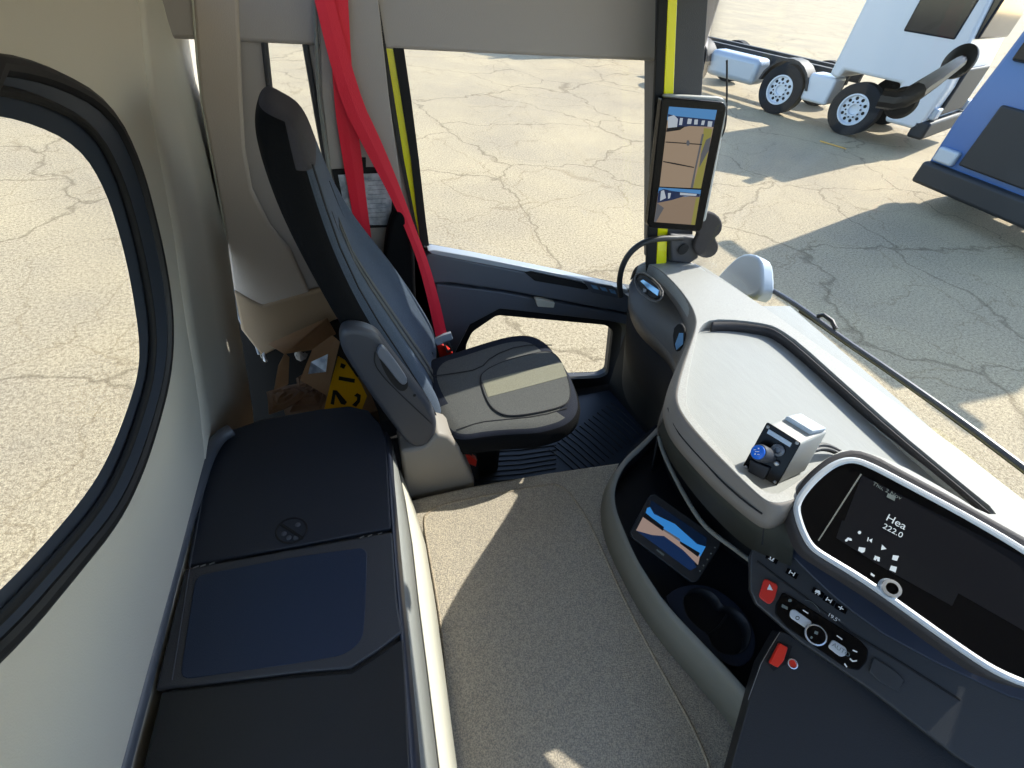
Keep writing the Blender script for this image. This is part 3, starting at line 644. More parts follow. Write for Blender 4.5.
plate('recess_mat', DMP.pts([(x, y) for x, y in [(700, 306), (790, 306), (1060, 540), (1000, 540), (900, 476), (850, 460), (826, 470), (788, 494), (768, 502), (745, 487), (696, 430), (683, 412), (681, 392), (690, 350)]]), Vector((0, 0, -.02)), 'dash_mat', db)
mt_l = [(708, 330), (735, 328), (763, 332), (772, 336), (800, 355), (850, 400), (896, 441), (960, 500), (985, 620), (860, 560), (780, 502), (748, 478), (695, 416), (691, 400), (696, 374)]
# passenger-side fascia (faces the passenger), with two air vents
fa = DT.pts([(636, 272), (642, 270), (656, 275), (672, 289), (685, 307), (691, 320), (691, 333), (685, 350), (674, 374), (668, 396), (668, 410)], -.055)
fb = [ZP(z)(x, y) for x, y, z in [(630, 284, .66), (630, 295, .64), (636, 312, .63), (650, 330, .62), (664, 345, .62), (672, 356, .62), (677, 366, .62), (674, 384, .62), (667, 400, .62), (661, 415, .62), (658, 428, .62)]]
fc = [ZP(z)(x, y) for x, y, z in [(629, 298, .60), (629, 312, .56), (636, 330, .53), (648, 344, .52), (662, 356, .52), (671, 366, .53), (677, 380, .54), (674, 398, .54), (667, 412, .54), (661, 425, .54), (658, 436, .54)]]
fd = [p+Vector((.10, 0, -.45)) for p in fc]
def cr(rows): return [chaikin(r_, 2, False) for r_ in rows]
loft('passenger_fascia', cr([fa, fb]), 'dash_side', db, thick=.006)
loft('lower_fascia', cr([fb, fc]), 'dash_side', db, thick=.006)
loft('knee_panel', cr([fc, fd]), 'matte_black', db, thick=.006)
FP = PL(ZP(.70)(652, 292), (-.86, .12, .50))
vt = plate('air_vent', chaikin(FP.pts([(636, 279), (640, 274), (648, 277), (660, 289), (659, 297), (652, 299), (640, 290)], .018), 1), FP.n*-.012, 'matte_black', db, bevel=.003)
plate('vent_slat', FP.pts([(640, 281), (643, 279.5), (659, 290), (657.5, 296), (648, 289)], .020), FP.n*-.003, 'sky_blue_sheen', vt, bevel=.001)
tube('vent_surround', chaikin(FP.pts([(634, 278), (639, 272), (649, 275), (663, 289), (662, 299), (654, 303), (638, 292)], .016), 1), .003, 'dash_side', vt, cyc=True)
plate('vent_thumb_tab', FP.pts([(643, 288), (646, 289), (646, 292), (643, 292)], .026), FP.n*-.006, 'rail_grey', vt)
FP2 = PL(ZP(.70)(679, 338), (-.90, -.2, .40))
vt = plate('air_vent', chaikin(FP2.pts([(672, 330), (679, 322), (684, 326), (685, 336), (680, 350), (674, 352)], .03), 1), FP2.n*-.012, 'matte_black', db, bevel=.003)
plate('vent_slat', FP2.pts([(679, 333), (683, 333), (683, 344), (676, 350), (675, 344)], .032), FP2.n*-.003, 'sky_blue_sheen', vt, bevel=.001)
# driver-facing fascia below the pad
ga = [p+Vector((.012, .006, 0)) for p in DT.pts([(668, 408), (676, 430), (692, 449), (707, 465), (722, 481), (742, 498), (760, 511), (776, 521), (796, 514)], -.055)]
gb = [ZP(.62)(x, y) for x, y in [(659, 430), (664, 445), (672, 462), (686, 482), (700, 500), (722, 524), (745, 545), (765, 556), (790, 570)]]
gc = [p+Vector((.12, .05, -.04)) for p in gb]; gd = [p+Vector((.05, .02, -.34)) for p in gc]
loft('driver_fascia', cr([ga, gb]), 'fascia', db, thick=.006)
loft('fascia_underside', cr([gb, gc, gd]), 'matte_black', db, thick=.004)
tube('fascia_trim_line', DT.pts([(668, 408), (676, 430), (690, 447), (705, 463), (722, 482), (745, 502), (762, 514)], -.036), .002, 'seam', db, seg=6, sm=1)
tube('fascia_seam', [PL(ga[6], (-.6, -.3, .75))(x, y, .006) for x, y in [(762, 512), (764, 525), (762, 545)]], .0015, 'seam', db, seg=6)
tr = tube('shelf_trim', [ZP(.56)(x, y) for x, y in [(659, 437), (662, 450), (672, 472), (688, 502), (702, 523), (715, 535), (732, 547), (752, 562)]], .006, 'rim_grey', db, sm=2)
# open shelf beside the tunnel: sloping grey rim, dark tray
o_x = [(657, 430), (638, 449), (622, 463), (608, 482), (601, 503), (602, 525), (607, 545), (618, 570), (640, 612), (665, 647), (690, 675), (740, 735), (775, 790)]
i_x = [(660, 431), (641, 451), (626, 464), (618, 478), (614, 493), (616, 510), (624, 530), (636, 558), (650, 580), (665, 603), (700, 640), (752, 694), (800, 760)]
ro = [ZP(.28)(*q) for q in o_x]; ri = [ZP(.42)(*q) for q in i_x]; rm = [a_.lerp(b_, .6)+Vector((-.004, 0, .035)) for a_, b_ in zip(ro, ri)]
rin = [p+Vector((.01, 0, -.09)) for p in ri]
loft('shelf_rim', cr([ro, rm, ri]), 'rim_grey', db, thick=.005, angle=60)
loft('shelf_inner_wall', cr([ri, rin]), 'shelf_dark', db, thick=.004)
plate('shelf_tray', [ZP(.34)(*q) for q in [(655, 425), (634, 445), (618, 465), (612, 495), (620, 530), (640, 570), (665, 606), (700, 645), (760, 710), (830, 790), (900, 790), (860, 640), (790, 560), (730, 470), (690, 430)]], Vector((0, 0, -.02)), 'shelf_dark', db)
# cup holder plate with two wells
CPL = ZP(.385)
cup = [(663, 599), (676, 588), (694, 584), (712, 587), (730, 598), (745, 613), (754, 630), (756, 648), (750, 662), (735, 668), (712, 656), (690, 634)]
def wellpx(cx, cy, rx, ry, n=28, rot=.5): return circ(cx, cy, rx, ry, n, rot)
pe = chaikin(CPL.pts([(682, 598), (692, 588), (706, 588), (718, 596), (722, 606), (734, 607), (747, 618), (752, 633), (748, 648), (738, 655), (722, 654), (712, 646), (708, 634), (698, 628), (685, 614)]), 2)
plate('cup_holder', chaikin(CPL.pts(cup), 1), Vector((0, 0, -.05)), 'navy_face', db, holes=[pe], bevel=.003)
loft('cup_well', [pe, [p+Vector((0, 0, -.09)) for p in pe]], 'black_plastic', db, closed=True, thick=.003)
tube('cup_well_ridge', [p+Vector((0, 0, -.02)) for p in CPL.pts([(690, 622), (700, 630), (712, 632), (722, 624), (730, 612)])], .003, 'black_plastic', db, seg=6)
# console face (switch rows, climate panel)
CF = PL(ZP(.62)(757, 560), (-.45, -.22, .86))
cf = plate('console_face', CF.pts([(750, 556), (757, 540), (764, 524), (790, 514), (812, 545), (900, 615), (1040, 700), (1060, 820), (960, 760), (870, 690), (800, 642), (786, 630), (756, 604), (750, 590)], -.004), CF.n*-.03, 'console_face', db, bevel=.004)
plate('curved_face', chaikin(CF.pts([(778, 524), (794, 512), (803, 540), (818, 552), (900, 610), (1050, 690), (1050, 716), (900, 646), (840, 603), (800, 565), (785, 548)], .0), 1), CF.n*-.01, 'navy_face', db, bevel=.003)
tube('console_groove', CF.pts([(757, 561), (775, 575), (810, 601), (850, 632), (900, 662), (960, 700)], -.003), .0022, 'matte_black', db, seg=6)
hz = plate('hazard_button', fillet(CF.pts([(764, 578), (778, 585), (774, 600), (769, 605), (758, 597)], -.002), .008), CF.n*.006, 'red_button', db, bevel=.002)
flats('hazard_triangle', [([(769.5, 584), (773, 590.5), (767, 589.5)], 'white')], PL(CF.p+CF.n*.005, CF.n), hz)
# strip of switches with icons
SW = [[[(-3, -1.6), (-1.8, -1.6), (-.4, 1.6), (-1.8, 1.6)], [(1.6, -1.6), (3, -1.6), (2, 1.6), (.6, 1.6)], [(-3, 1.9), (3, 1.9), (3, 2.6), (-3, 2.6)]],
      [[(-3, -2), (-2, -2), (-2, 2), (-3, 2)], [(2, -2), (3, -2), (3, 2), (2, 2)], [(-1.6, -.5), (1.6, -.5), (1.6, .5), (-1.6, .5)]],
      [[(-3, -1), (1, -2), (3, 0), (3, 1.4), (-3, 1.4)], [(-2, 1.8), (-.8, 1.8), (-.8, 2.8), (-2, 2.8)], [(1, 1.8), (2.2, 1.8), (2.2, 2.8), (1, 2.8)]],
      [[(-3, -2), (-2, -2), (-2, 2), (-3, 2)], [(-1.6, -.6), (1.6, -.6), (1.6, .6), (-1.6, .6)], [(2, -2), (3, -2), (3, 2), (2, 2)]],
      [[(-3, -.4), (3, -.4), (3, .5), (-3, .5)], [(-.6, -2), (.5, -2), (.5, 2), (-.6, 2)]]]
for q in ((772, 558), (792, 573), (818, 592), (829, 600), (841, 608)):
    s = plate('switch', CF.pts([(q[0]-4.5, q[1]-5), (q[0]+6.5, q[1]+1.5), (q[0]+4, q[1]+6.5), (q[0]-7, q[1]+0)], -.003), CF.n*.003, 'gloss_black', db, bevel=.0008)
    nv = SW.pop(0)
    icons('switch_icon', [([(q[0]+x*.86-y*.5, q[1]+x*.5+y*.86) for x, y in l], 'icon_white') for l in nv], PL(CF.p+CF.n*0, CF.n), s)
# climate panel
cl = plate('climate_panel', fillet(CF.pts([(783, 592), (792, 597), (860, 640), (869, 650), (867, 662), (859, 671), (846, 668), (785, 626), (775, 614), (776, 604)], .002), .006), CF.n*-.008, 'gloss_black', db, bevel=.002)
K = PL(CF.p+CF.n*.002, CF.n)
plate('toggle_bar', fillet(K.pts([(794, 609), (812, 622), (808, 630), (789, 617), (790, 610)]), .006), CF.n*.006, 'silver', cl, bevel=.002)
plate('toggle_bar', fillet(K.pts([(832, 639), (846, 648), (846, 655), (840, 657), (827, 647)]), .006), CF.n*.006, 'silver', cl, bevel=.002)
kn = lathe('climate_dial', K(814.5, 634.5), CF.n, [(0, .021), (.010, .021), (.012, .020), (.0125, .0175), (.011, .017)], ['gloss_black', 'chrome_ring'], db, midx=[0, 1, 1, 0])
K2 = PL(CF.p+CF.n*.014, CF.n)
flats('dial_icon', [([(815, 630.5), (818.5, 632), (817.5, 635), (814, 633.5)], 'icon_dim'), ([(811, 636), (813, 637), (812, 639), (810, 638)], 'icon_dim')], K2, kn)
icons('climate_icon', [(circ(790, 600.5, 2.1, 1.6, 8), 'icon_dim'), ([(782, 604), (788, 607), (787.5, 610), (781.5, 607)], 'icon_dim'), ([(803, 609.5), (808.5, 613), (808, 614), (802.5, 610.5)], 'icon_white'), ([(837, 635), (842.5, 639), (842, 640), (836.5, 636)], 'icon_white'),
       ([(853, 649.5), (857.5, 651.5), (857, 652.7), (852.5, 650.8)], 'icon_white'), ([(850, 658), (853, 660.5), (857, 660), (857, 661.4), (852.4, 662), (849.6, 659.3)], 'icon_white'), ([(845, 663), (847.5, 667), (846.3, 667.5), (844, 664)], 'icon_white')], K, cl, base=.0004)
ptext('climate_readout', '19.5°', K, (827, 615.5), (837, 622), 3.6, 'icon_white', cl, .0006)
tube('display_edge', K.pts([(805, 600), (812, 601.5), (818, 608), (820, 612)], .0008), .0006, 'icon_dim', cl, seg=4, sm=1)
ptext('toggle_text', 'AUTO', PL(CF.p+CF.n*.009, CF.n), (831.5, 645.5), (841, 652), 4, 'icon_dim', cl, .0004)
flats('toggle_icon', [(circ(797.5, 618, 2.2, 2, 10), 'console_face'), (circ(797.5, 618, 1.3, 1.2, 10), 'silver')], PL(CF.p+CF.n*.008, CF.n), cl)
plate('blank_switch', fillet(K.pts([(874, 657), (893, 669), (905, 680), (898, 692), (880, 682), (869, 672)]), .004), CF.n*-.006, 'console_face', db, bevel=.002)
# lower console with the red lever and the push button
LP = PL(ZP(.55)(782, 634), (-.35, -.25, .88))
lo = plate('lower_console', LP.pts([(779, 631), (786, 632), (862, 684), (1000, 775), (1000, 880), (700, 880), (752, 690), (760, 664)], -.002), LP.n*-.05, 'black_plastic', db, bevel=.003)
tube('console_edge_line', LP.pts([(780, 632), (770, 648), (761, 664), (748, 700)], .001), .0008, 'steel', db, seg=4)
plate('lever_slot', LP.pts([(777, 641), (792, 646), (786, 664), (773, 671), (766, 662)], -.001), LP.n*.002, 'matte_black', db)
plate('red_lever', fillet(LP.pts([(778, 642.5), (786, 647), (782, 660), (776, 667), (768, 662.5)], .004), .003), LP.n*.014, 'red_lever', db, bevel=.003)
lathe('push_button', LP(792, 663.5), LP.n, [(0, .010), (.006, .010), (.0065, .008), (.003, .007), (.003, .001)], ['chrome_ring', 'red_lever'], db, seg=20, midx=[0, 0, 0, 1])

# infotainment unit: hood, silver bezel, glass, icons
IFP = PL(ZP(.835)(797, 508), (-.42, -.24, .88))
i_out = [(796, 508), (800, 497), (812, 482), (828, 468), (842, 461), (856, 460), (875, 468), (896, 479), (960, 513), (1010, 542), (1045, 565), (1045, 690), (1000, 674), (960, 648), (896, 602), (860, 577), (828, 558), (814, 549), (807, 540), (800, 524)]
def grow(l, s, cx=900, cy=560): return [(cx+(x-cx)*s, cy+(y-cy)*s) for x, y in l]
hood = [(789, 507), (792, 497), (806, 478), (824, 460), (838, 452), (856, 448), (878, 455), (896, 465), (960, 499), (1015, 530), (1070, 560), (1070, 700), (1000, 684), (960, 658), (896, 611), (858, 586), (822, 564), (806, 553), (799, 543), (792, 524)]
plate('screen_hood', chaikin(IFP.pts(hood, -.004), 1), IFP.n*-.06, 'hood_recess_shade', db, bevel=.01, seg=4)
tube('bezel', chaikin(IFP.pts(i_out), 2), .0065, 'silver', db, cyc=True, seg=8)
sc = plate('infotainment_screen', chaikin(IFP.pts(i_out, .001), 2), IFP.n*-.004, 'gloss_black', db)
ic = []
def dot(x, y, s=1.6): ic.append((circ(x, y, s, s, 10), 'icon_white'))
flats('display_panels', [([(862, 475), (1040, 566), (1040, 640), (935, 580), (841, 529)], 'scr_black'), ([(842, 520), (902, 552), (960, 590), (952, 606), (880, 566), (836, 538)], 'scr_green')], IFP, sc, base=.0014)
flats('screen_divider', [([(860.5, 473.5), (862, 474.3), (819, 541), (817.7, 540.3)], 'rim_grey')], IFP, sc, base=.0018)
dot(859.5, 532.5, 1.7)
ic += [([(868, 537), (869, 537.6), (868, 541.6), (867, 541)], 'icon_white'), ([(869, 540), (872.5, 538.5), (871.5, 543)], 'icon_white'), ([(882, 544.5), (886.5, 549), (881, 550)], 'icon_white'), ([(893, 555), (899, 556), (897, 561), (892, 559.5)], 'icon_white'),
       ([(845, 540), (848, 537.5), (851.5, 538.5), (852, 540.8), (849.6, 540.6), (848.5, 539.8), (847, 541.6), (845.2, 541.4)], 'icon_white'),
       ([(859, 547), (865.5, 548), (864.6, 552), (862, 553), (858, 550.5)], 'icon_white'), ([(875, 555.5), (880, 557.5), (879.5, 561.5), (877, 561), (877.3, 558.5), (875.5, 560.5), (873.5, 559.5)], 'icon_white'),
       ([(891, 565.5), (897, 567), (895.5, 572.5), (889.5, 570)], 'icon_white'), ([(871, 572.5), (875, 575.5), (874, 577), (870.5, 575)], 'icon_white'), ([(888, 493), (896, 496.5), (894.5, 501), (886.5, 497)], 'icon_dim')]
icons('display_icon', ic, IFP, sc, base=.002)
ptext('date_text', 'Thu, 2 Nov', IFP, (872, 484.5), (884, 491), 3.6, 'icon_dim', sc, .002)
ptext('title_text', 'Hea', IFP, (885, 519.5), (897, 526), 7.0, 'icon_white', sc, .002)
ptext('distance_text', '222.0', IFP, (882, 527.5), (897, 535.6), 5.2, 'icon_white', sc, .002)
vk = lathe('volume_knob', IFP(888.5, 588.5), IFP.n, [(0, .017), (.012, .0155), (.014, .0145), (.0145, .0095), (.010, .009), (.010, .001)], ['hub_grey', 'chrome_ring', 'gloss_black'], db, midx=[0, 1, 1, 2, 2])

# ---------- control unit sitting on the dash
UP = PL(DMP(770, 474)+Vector((0, 0, .045)), (-.82, -.34, .46))
cu_ = root('brake_valve_unit', (.9, .5, .78)); tag(cu_, 'grey control box with a blue-topped knob on the dashboard', 'control unit')
ub = Vector((.085, .012, .004))
face = UP.pts([(767, 422), (801, 443), (776, 487), (741, 469)])
plate('housing', fillet(UP.pts([(769, 424), (800, 444), (777, 485), (744, 468)], -.004), .006), ub, 'unit_grey', cu_, bevel=.006)
plate('face_plate', fillet(face, .005), UP.n*-.006, 'gloss_black', cu_, bevel=.0015)
plate('face_highlight', UP.pts([(769, 429), (792, 443), (790, 447), (767, 433)], .001), UP.n*.002, 'hub_grey', cu_)
ka = (UP(756, 451.5, .05)-UP(771, 457, 0)).normalized(); kb0 = UP(771, 457, 0)
kb = lathe('knob', kb0, ka, [(0, .012), (.016, .012), (.020, .0175), (.040, .019), (.047, .0175), (.048, .015)], 'shield_grey', cu_)
kc = kb0+ka*.0482
lathe('knob_cap', kc, ka, [(0, .0155), (.002, .0150), (.003, .012)], 'knob_blue', kb)
KP = PL(kc+ka*.0032, ka); c0 = KP.p; u0 = (KP(770, 450)-KP(760, 450)).normalized()
for dx, dy, w_, h_ in [(-.005, .004, .005, .0012), (0, 0, .009, .0014), (.003, .006, .003, .0025), (-.004, -.006, .003, .003), (.003, -.006, .005, .0012)]:
    vv = KP.n.cross(u0); p_ = c0+u0*dx+vv*dy+KP.n*.0006
    obj('knob_marking', [p_-u0*w_/2, p_+u0*w_/2, p_+u0*w_/2+vv*h_, p_-u0*w_/2+vv*h_], [(0, 1, 2, 3)], 'icon_white', kb, smooth=False)
lathe('ring_collar', UP(778, 450, .002), UP.n, [(0, .013), (.006, .013), (.009, .010), (.010, .007), (.003, .005)], 'hub_dark', cu_)
lathe('lower_stud', UP(777, 463, .002), UP.n, [(0, .005), (.008, .005), (.009, .003)], 'steel', cu_, seg=14)
for q in ((768, 427), (797, 443), (775, 482), (746, 467)): lathe('face_screw', UP(*q, .0005), UP.n, [(0, .0035), (.002, .0035), (.003, .002)], 'steel', cu_, seg=12)
plate('lower_block', UP.pts([(750, 460), (770, 468), (764, 480), (748, 472)], .010), UP.n*-.010, 'black_plastic', cu_, bevel=.002)
# ribbed cover behind
for i_ in range(3):
    a0 = UP(776+i_*8, 428+i_*5)+ub*.75
    V_, F_ = box_geo(a0, Vector((.020, .0, .0)), (UP(790, 436)-UP(783.5, 432)).normalized()*.011, Vector((0, 0, .006))); obj('top_cover_rib', V_, F_, 'cowl_grey', cu_, bevel=.003)
for i_ in range(2):
    tube('cable', [DMP(812, 447+i_*4, .03), DMP(824, 444+i_*4, .026), DMP(838, 450+i_*3, .012), DMP(852, 460+i_*3, .006)], .0055, 'rubber', cu_, sm=2)

# ---------- small monitor in the open shelf
MN = PL(ZP(.44)(675, 540), (-.30, -.30, .90))
mo = root('shelf_monitor', (.6, .5, .36)); tag(mo, 'small black monitor lying in the open shelf of the dashboard', 'monitor')
plate('housing', fillet(MN.pts([(650, 495), (656, 494), (720, 539), (721, 545), (698, 581), (692, 583), (632, 538), (630, 532)]), .006), MN.n*-.022, 'black_plastic', mo, bevel=.003)
flats('screen', [([(649, 509), (706, 547), (690, 570.5), (636, 530)], 'scr_navy'), ([(647, 508), (650, 507), (654, 514), (675, 524), (697, 544), (705.7, 546.6), (700, 557), (665, 530), (645, 516)], 'scr_sky2'), ([(643, 517), (665, 531), (700, 556), (698, 565), (683, 550), (664, 536), (652, 535), (636, 530.5)], 'scr_pink'),
      ([(646, 513), (652, 518), (664, 527), (663, 531), (643, 517)], 'scr_dark'), ([(680, 541), (700, 553), (698, 557), (680, 543.5)], 'scr_dark'), ([(664, 529), (680, 539), (680, 541), (664, 531)], 'scr_grey'), ([(636, 530.5), (651, 535), (664, 537), (682, 550), (697, 567), (690, 570.5)], 'scr_navy'), ([(651, 500), (707, 538), (705.7, 546.6), (697, 543), (676, 523), (655, 513), (650, 506)], 'scr_teal')], MN, mo)
for q in ((715, 547.5), (711, 553.5), (707.5, 559.5), (703.5, 565.5), (700, 571)): lathe('monitor_button', MN(*q, .0004), MN.n, [(0, .0022), (.001, .0018)], 'icon_dim', mo, seg=10)
flats('maker_mark', [([(656, 550), (657, 549), (664.5, 554.3), (663.5, 556.2)], 'icon_dim')], MN, mo)

# ---------- tall mirror display on the A-pillar
MD = PL((.95, 1.31, 1.15), (-.10, -1, .10))
md = root('mirror_display', (.9, 1.2, 1.0)); tag(md, 'tall black digital mirror display standing at the windscreen pillar', 'display')
plate('housing', fillet(MD.pts([(662, 97), (724, 102), (727, 107), (702, 229), (699, 232), (651, 228), (647.5, 225)]), .012), MD.n*-.028, 'gloss_black', md, bevel=.004)
plate('rear_shell', fillet(MD.pts([(664, 94), (722, 97), (729, 104), (706, 222), (660, 222)], -.028), .012), MD.n*-.02, 'unit_grey', md, bevel=.006)
s1 = [(669, 106.5), (717, 110), (701, 188.5), (659.5, 186.5)]
flats('upper_screen', [(s1, 'scr_dirt'), ([(669, 106.5), (717, 110), (714, 124), (667, 120)], 'scr_sky'), ([(668, 114), (676, 116), (715, 120), (713.5, 127), (690, 126), (668, 130)], 'scr_truck'),
      ([(668, 117), (674, 115), (678, 119), (677, 127), (668, 128)], 'scr_white'), ([(680, 118), (683, 118), (682, 125), (679, 125)], 'scr_white'), ([(688, 118.5), (692, 119), (691, 124), (687, 124)], 'scr_white'), ([(694.5, 119.5), (698, 119.5), (697.5, 124.5), (694, 124.5)], 'scr_white'), ([(702, 120.5), (705, 120.5), (704, 125), (701, 125)], 'scr_white'), ([(708, 121), (712.5, 121.5), (711.5, 127), (707.5, 126.5)], 'scr_white'),
      ([(667, 128), (677, 127), (686, 126), (680, 130), (666, 132)], 'scr_dark'), ([(704, 128), (712.5, 129), (701, 188.5), (693, 188), (700, 160)], 'scr_yellow'), ([(702, 134), (704, 134), (696, 170), (693, 188), (690.5, 188)], 'scr_grey'), ([(706, 140), (711, 137), (709, 150), (699, 168), (701, 154)], 'scr_grey'),
      ([(665.5, 141.5), (702, 144), (702, 145), (665.3, 142.5)], 'scr_dark'), ([(663, 161), (675, 163), (694, 167), (694, 168), (674, 164.3), (663, 162)], 'scr_dark'), (circ(688, 143, 1.8, 3, 8), 'scr_grey')], MD, md)
s2 = [(659, 187.5), (701, 190), (695, 225), (654, 222)]
flats('lower_screen', [(s2, 'scr_dirt2'), ([(659, 187.5), (701, 190), (700, 196), (672, 197), (658, 193)], 'scr_sky'), ([(658.6, 191), (664, 189), (672, 191), (700, 194), (699.5, 197), (685, 196), (672, 200), (657, 203)], 'scr_truck'), ([(661, 191), (664, 190), (666, 198), (660, 201)], 'scr_white'), ([(668, 193), (671, 193), (670, 198), (668, 199)], 'scr_white'),
      ([(680, 192.5), (697, 194), (696, 196), (680, 195)], 'scr_white'), ([(657, 203), (664, 208), (656, 222), (654, 222)], 'scr_grey'), ([(696, 198), (699.5, 197), (695, 225), (691, 224.7)], 'scr_yellow')], MD, md)
tube('mount_arm', [MD(685, 180, -.03), MD(685, 180, -.03)+Vector((.03, .07, 0))], .02, 'black_plastic', md)
tube('cable', [MD(727, 60, -.03), MD(727, 97, -.03), MD(726, 124, -.03), MD(722, 137, -.03), MD(716, 142, -.04)], .003, 'rubber', md, sm=2, seg=6)

# grab handle on the pillar
hp = YP(1.345)
gh = tube('handle', hp.pts([(621, 296), (619, 282), (622, 266), (630, 252), (643, 242), (658, 238.5), (676, 238)])+[Vector(YP(1.36)(682, 238))], .011, 'black_plastic', ap, sm=2, seg=12)
# brown two-lobed holder beside the display
hm = root('device_holder', (1.05, 1.2, .9)); tag(hm, 'dark brown two-lobed round device holder next to the mirror display', 'holder')
HP = YP(1.33)
outl = [(HP(709+14*math.cos(a_), 226+13.5*math.sin(a_))) for a_ in [math.radians(t) for t in range(-220, 61, 20)]]
outl += [(HP(706.5+12.5*math.cos(a_), 247+11.5*math.sin(a_))) for a_ in [math.radians(t) for t in range(-35, 216, 20)]]
plate('pad', outl, Vector((0, .02, 0)), 'mount_brown', hm, bevel=.007)
tube('mount_stalk', [HP(704, 240)+Vector((0, .01, 0)), HP(690, 246)+Vector((0, .04, 0))], .010, 'black_plastic', hm)

# black camera pod hanging at the windscreen (top right)
kp = root('windscreen_camera', (1.1, .85, 1.4)); tag(kp, 'black rounded camera pod on a stalk by the windscreen', 'camera')
XPp = PL((1.05, 0, 0), (-.8, -.6, 0))
tube('stalk', [XP(1.19)(960, 62), XPp(920, 90), XPp(900, 101), XPp(880, 98)], .011, 'black_plastic', kp, sm=1)
lathe('screen_foot', XP(1.205)(960, 62), (-1, 0, .2), [(0, .03), (.006, .03), (.014, .014)], 'black_plastic', kp)
pc = XPp(898, 106); lathe('pod', pc+Vector((.03, .02, 0)), Vector((-.8, -.6, .1)), [(0, .008), (.004, .014), (.014, .018), (.028, .018), (.034, .014), (.036, .008)], 'matte_black', kp)

# ================================================================== outside: cowl, wiper, exterior corner
ow = XP(1.50)
ex = plate('corner_fairing', chaikin(ow.pts([(712, 282), (728, 264), (740, 254), (752, 253), (760, 258), (762, 272), (762, 292), (752, 300)]), 1), Vector((.06, -.02, -.02)), 'cowl_grey', bevel=.012)
tag(ex, 'pale grey exterior fairing outside the windscreen corner', 'fairing')
wp = root('windscreen_wiper', (1.42, .9, .72)); tag(wp, 'long dark wiper lying along the bottom outside the windscreen', 'wiper')
ow2 = XP(1.56)
tube('wiper_arm', ow2.pts([(746, 276), (768, 288), (790, 300.5), (815, 318), (840, 337), (896, 375), (960, 420), (1040, 480)]), .010, 'rail_grey', wp, sm=1)
tube('wiper_blade', ow2.pts([(800, 311), (815, 321), (850, 346), (896, 377), (960, 423), (1040, 483)]), .007, 'rubber', wp, sm=1, seg=6)
tube('wiper_joint', ow2.pts([(818, 316), (824, 315), (832, 321), (836, 329)]), .008, 'black_plastic', wp)
tube('washer_hose', ow2.pts([(832, 330), (836, 338), (846, 342)]), .003, 'rubber', wp, seg=6, sm=1)
bo = box('cab_front_shell', (1.36, -.95, -.6), (1.50, 1.56, .10), 'yellow_paint', bevel=.05); tag(bo, 'yellow outer front panel of the cab below the windscreen', 'cab panel')

# ================================================================== parked trucks
def wheel(par, c, ax, R=.50):
    w = lathe('wheel', c, ax, [(-.14, R*.9), (-.13, R), (.13, R), (.15, R*.92), (.155, R*.62), (.15, R*.60), (.03, R*.58)], 'tyre', par, seg=40)
    u = ax.orthogonal().normalized(); v_ = ax.cross(u); V = []; F = []; mi = []
    def add(p0, prof, seg, m0):
        s0 = len(V); p0 = Vector(p0)
        for d, rr in prof:
            for k in range(seg): V.append(p0+ax*d+(u*math.cos(2*math.pi*k/seg)+v_*math.sin(2*math.pi*k/seg))*rr)
        for i in range(len(prof)-1):
            for k in range(seg): F.append((s0+i*seg+k, s0+i*seg+(k+1) % seg, s0+(i+1)*seg+(k+1) % seg, s0+(i+1)*seg+k)); mi.append(m0)
        F.append(tuple(range(s0+(len(prof)-1)*seg, s0+len(prof)*seg))); mi.append(m0)
    add(Vector(c)+ax*.15, [(-.01, R*.61), (.012, R*.60), (.014, R*.55), (-.045, R*.50), (-.035, R*.33), (-.01, R*.27), (-.01, R*.20), (-.06, R*.18)], 40, 0)
    for k in range(10):
        a_ = 2*math.pi*k/10; d = u*math.cos(a_)+v_*math.sin(a_); add(Vector(c)+ax*.106+d*R*.42, [(0, .034), (.010, .032)], 10, 1)
        a_ = 2*math.pi*(k+.5)/10; d = u*math.cos(a_)+v_*math.sin(a_); add(Vector(c)+ax*.13+d*R*.29, [(0, .018), (.03, .016)], 8, 2)
    obj('rim', V, F, ['hub_white', 'matte_black', 'truck_dark'], w, midx=mi)
    return w
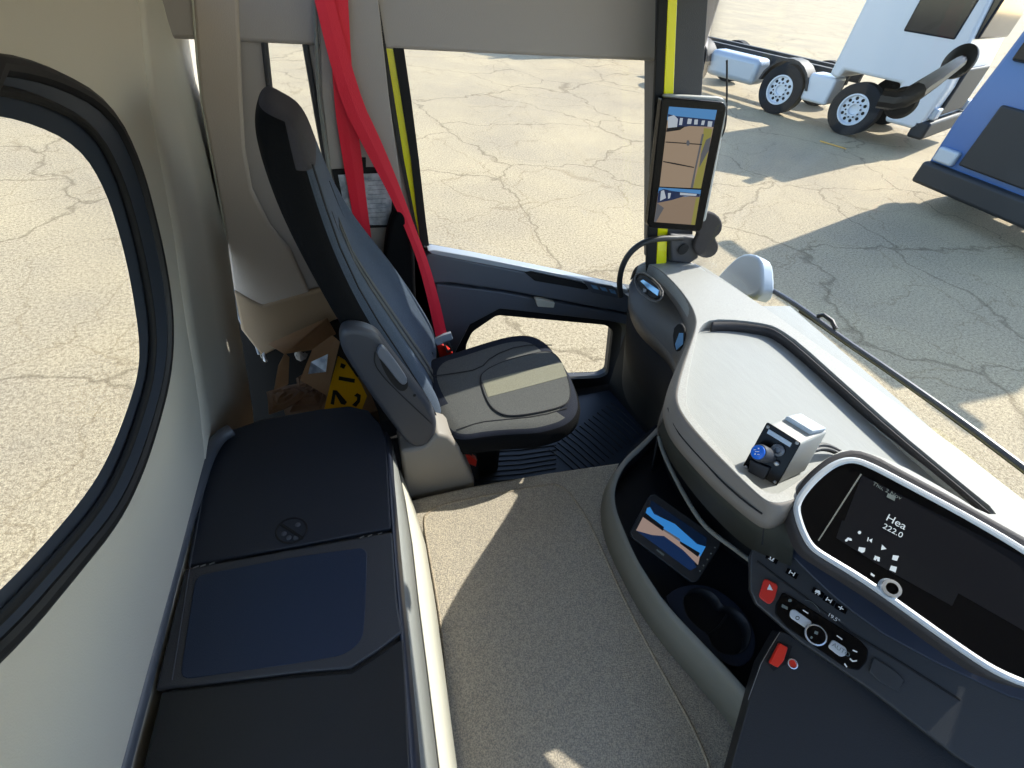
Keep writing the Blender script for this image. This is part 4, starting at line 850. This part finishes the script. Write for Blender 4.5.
def truck(loc, head, label, col, wheels=(0, 1.87, 4.6), cabh=3.1, extra=True, H=2.9):
    """loc: ground point under the near front wheel; head: angle of the truck's forward axis"""
    t = root('parked_truck', loc); tag(t, label, 'truck', 'trucks parked in the yard')
    f = Vector((math.cos(head), math.sin(head), 0)); s = Vector((math.sin(head), -math.cos(head), 0))   # s points to the visible side
    z = Vector((0, 0, 1)); O = Vector(loc)
    def bx(nm, f0, f1, s0, s1, z0, z1, mt, bev=.05, par=t):
        c = O+f*(f0+f1)/2+s*(s0+s1)/2+z*(z0+z1)/2
        V, F = box_geo(c, f*abs(f1-f0)/2, s*abs(s1-s0)/2, z*abs(z1-z0)/2); return obj(nm, V, F, mt, par, bev)
    prof = [(1.35, .45), (1.40, 1.2), (1.30, 1.9), (1.05, H-.1), (.3, H+.35), (-.75, H+.55), (-.80, 1.0), (-.6, .95), (-.55, 1.12), (.6, 1.12), (.68, .45)]
    plate('cab', [O+f*a_+z*b_+s*.15 for a_, b_ in prof], s*-2.5, col, t, bevel=.06)
    bx('front_window', 1.12, 1.36, .0, -2.2, 1.95, H-.2, 'windscreen_dark', .04)
    bx('side_window', .15, 1.05, .17, .1, 1.9, H-.35, 'windscreen_dark', .03)
    bx('grille', 1.38, 1.45, -.3, -1.9, .7, 1.5, 'truck_dark', .03)
    bx('bumper', 1.2, 1.5, .15, -2.35, .3, .62, 'truck_dark', .05)
    for d_ in (.12, -2.3):
        bx('headlight', 1.36, 1.47, d_-.05, d_-.35 if d_ > 0 else d_+.25, .65, .85, 'hub_grey', .03)
    bx('chassis_rail', -.7, -5.6, -.75, -.9, .75, 1.0, 'truck_dark', .01); bx('chassis_rail', -.7, -5.6, -1.5, -1.65, .75, 1.0, 'truck_dark', .01)
    bx('side_fairing', -.62, -1.22, .08, -.5, .42, .95, 'truck_white', .06)
    bx('fuel_tank', -2.5, -3.9, .0, -.6, .4, .95, 'hub_grey', .12)
    bx('mirror_arm', .95, 1.12, .15, .55, H-.25, H-.12, 'truck_dark', .03)
    bx('mirror_arm', .95, 1.12, -2.35, -2.75, H-.25, H-.12, 'truck_dark', .03)
    for w_ in wheels:
        wheel(t, O-f*w_+s*-.02+z*.50, s); wheel(t, O-f*w_+s*-2.2+z*.50, -s)
        if w_: plate('mudguard', [O-f*w_+f*(.62*math.cos(a_))+z*(.5+.62*math.sin(a_))+s*.12 for a_ in [math.radians(q) for q in range(10, 171, 16)]]+[O-f*w_+f*(.57*math.cos(a_))+z*(.5+.57*math.sin(a_))+s*.12 for a_ in [math.radians(q) for q in range(170, 9, -16)]], s*-.45, 'truck_dark', t)
    return t
WA = ZP(-1)(842, 134); WB = ZP(-1)(772, 113)
hd_ = math.atan2((WA-WB).y, (WA-WB).x)
truck(WA, hd_, 'white tractor truck with pale rims parked across the yard', 'truck_white', wheels=(0, (WA-WB).length, 4.4), H=3.85)
truck(WA+Vector((-2.6, 9.0, 0)), hd_, 'blue tractor truck parked furthest away beyond the white one', 'truck_blue', H=3.3)
truck(Vector((10.1, 5.3, -1)), math.radians(183), 'tall blue truck parked nearest at the right, facing this cab', 'truck_blue', H=4.0)
# thin yellow parking line
yl = plate('parking_line', [ZP(-.996)(x, y) for x, y in [(820, 140.2), (846, 148.2), (846.5, 149.2), (820, 141.4)]], Vector((0, 0, -.003)), 'plate_yellow'); tag(yl, 'short faded yellow line painted on the asphalt', 'line')
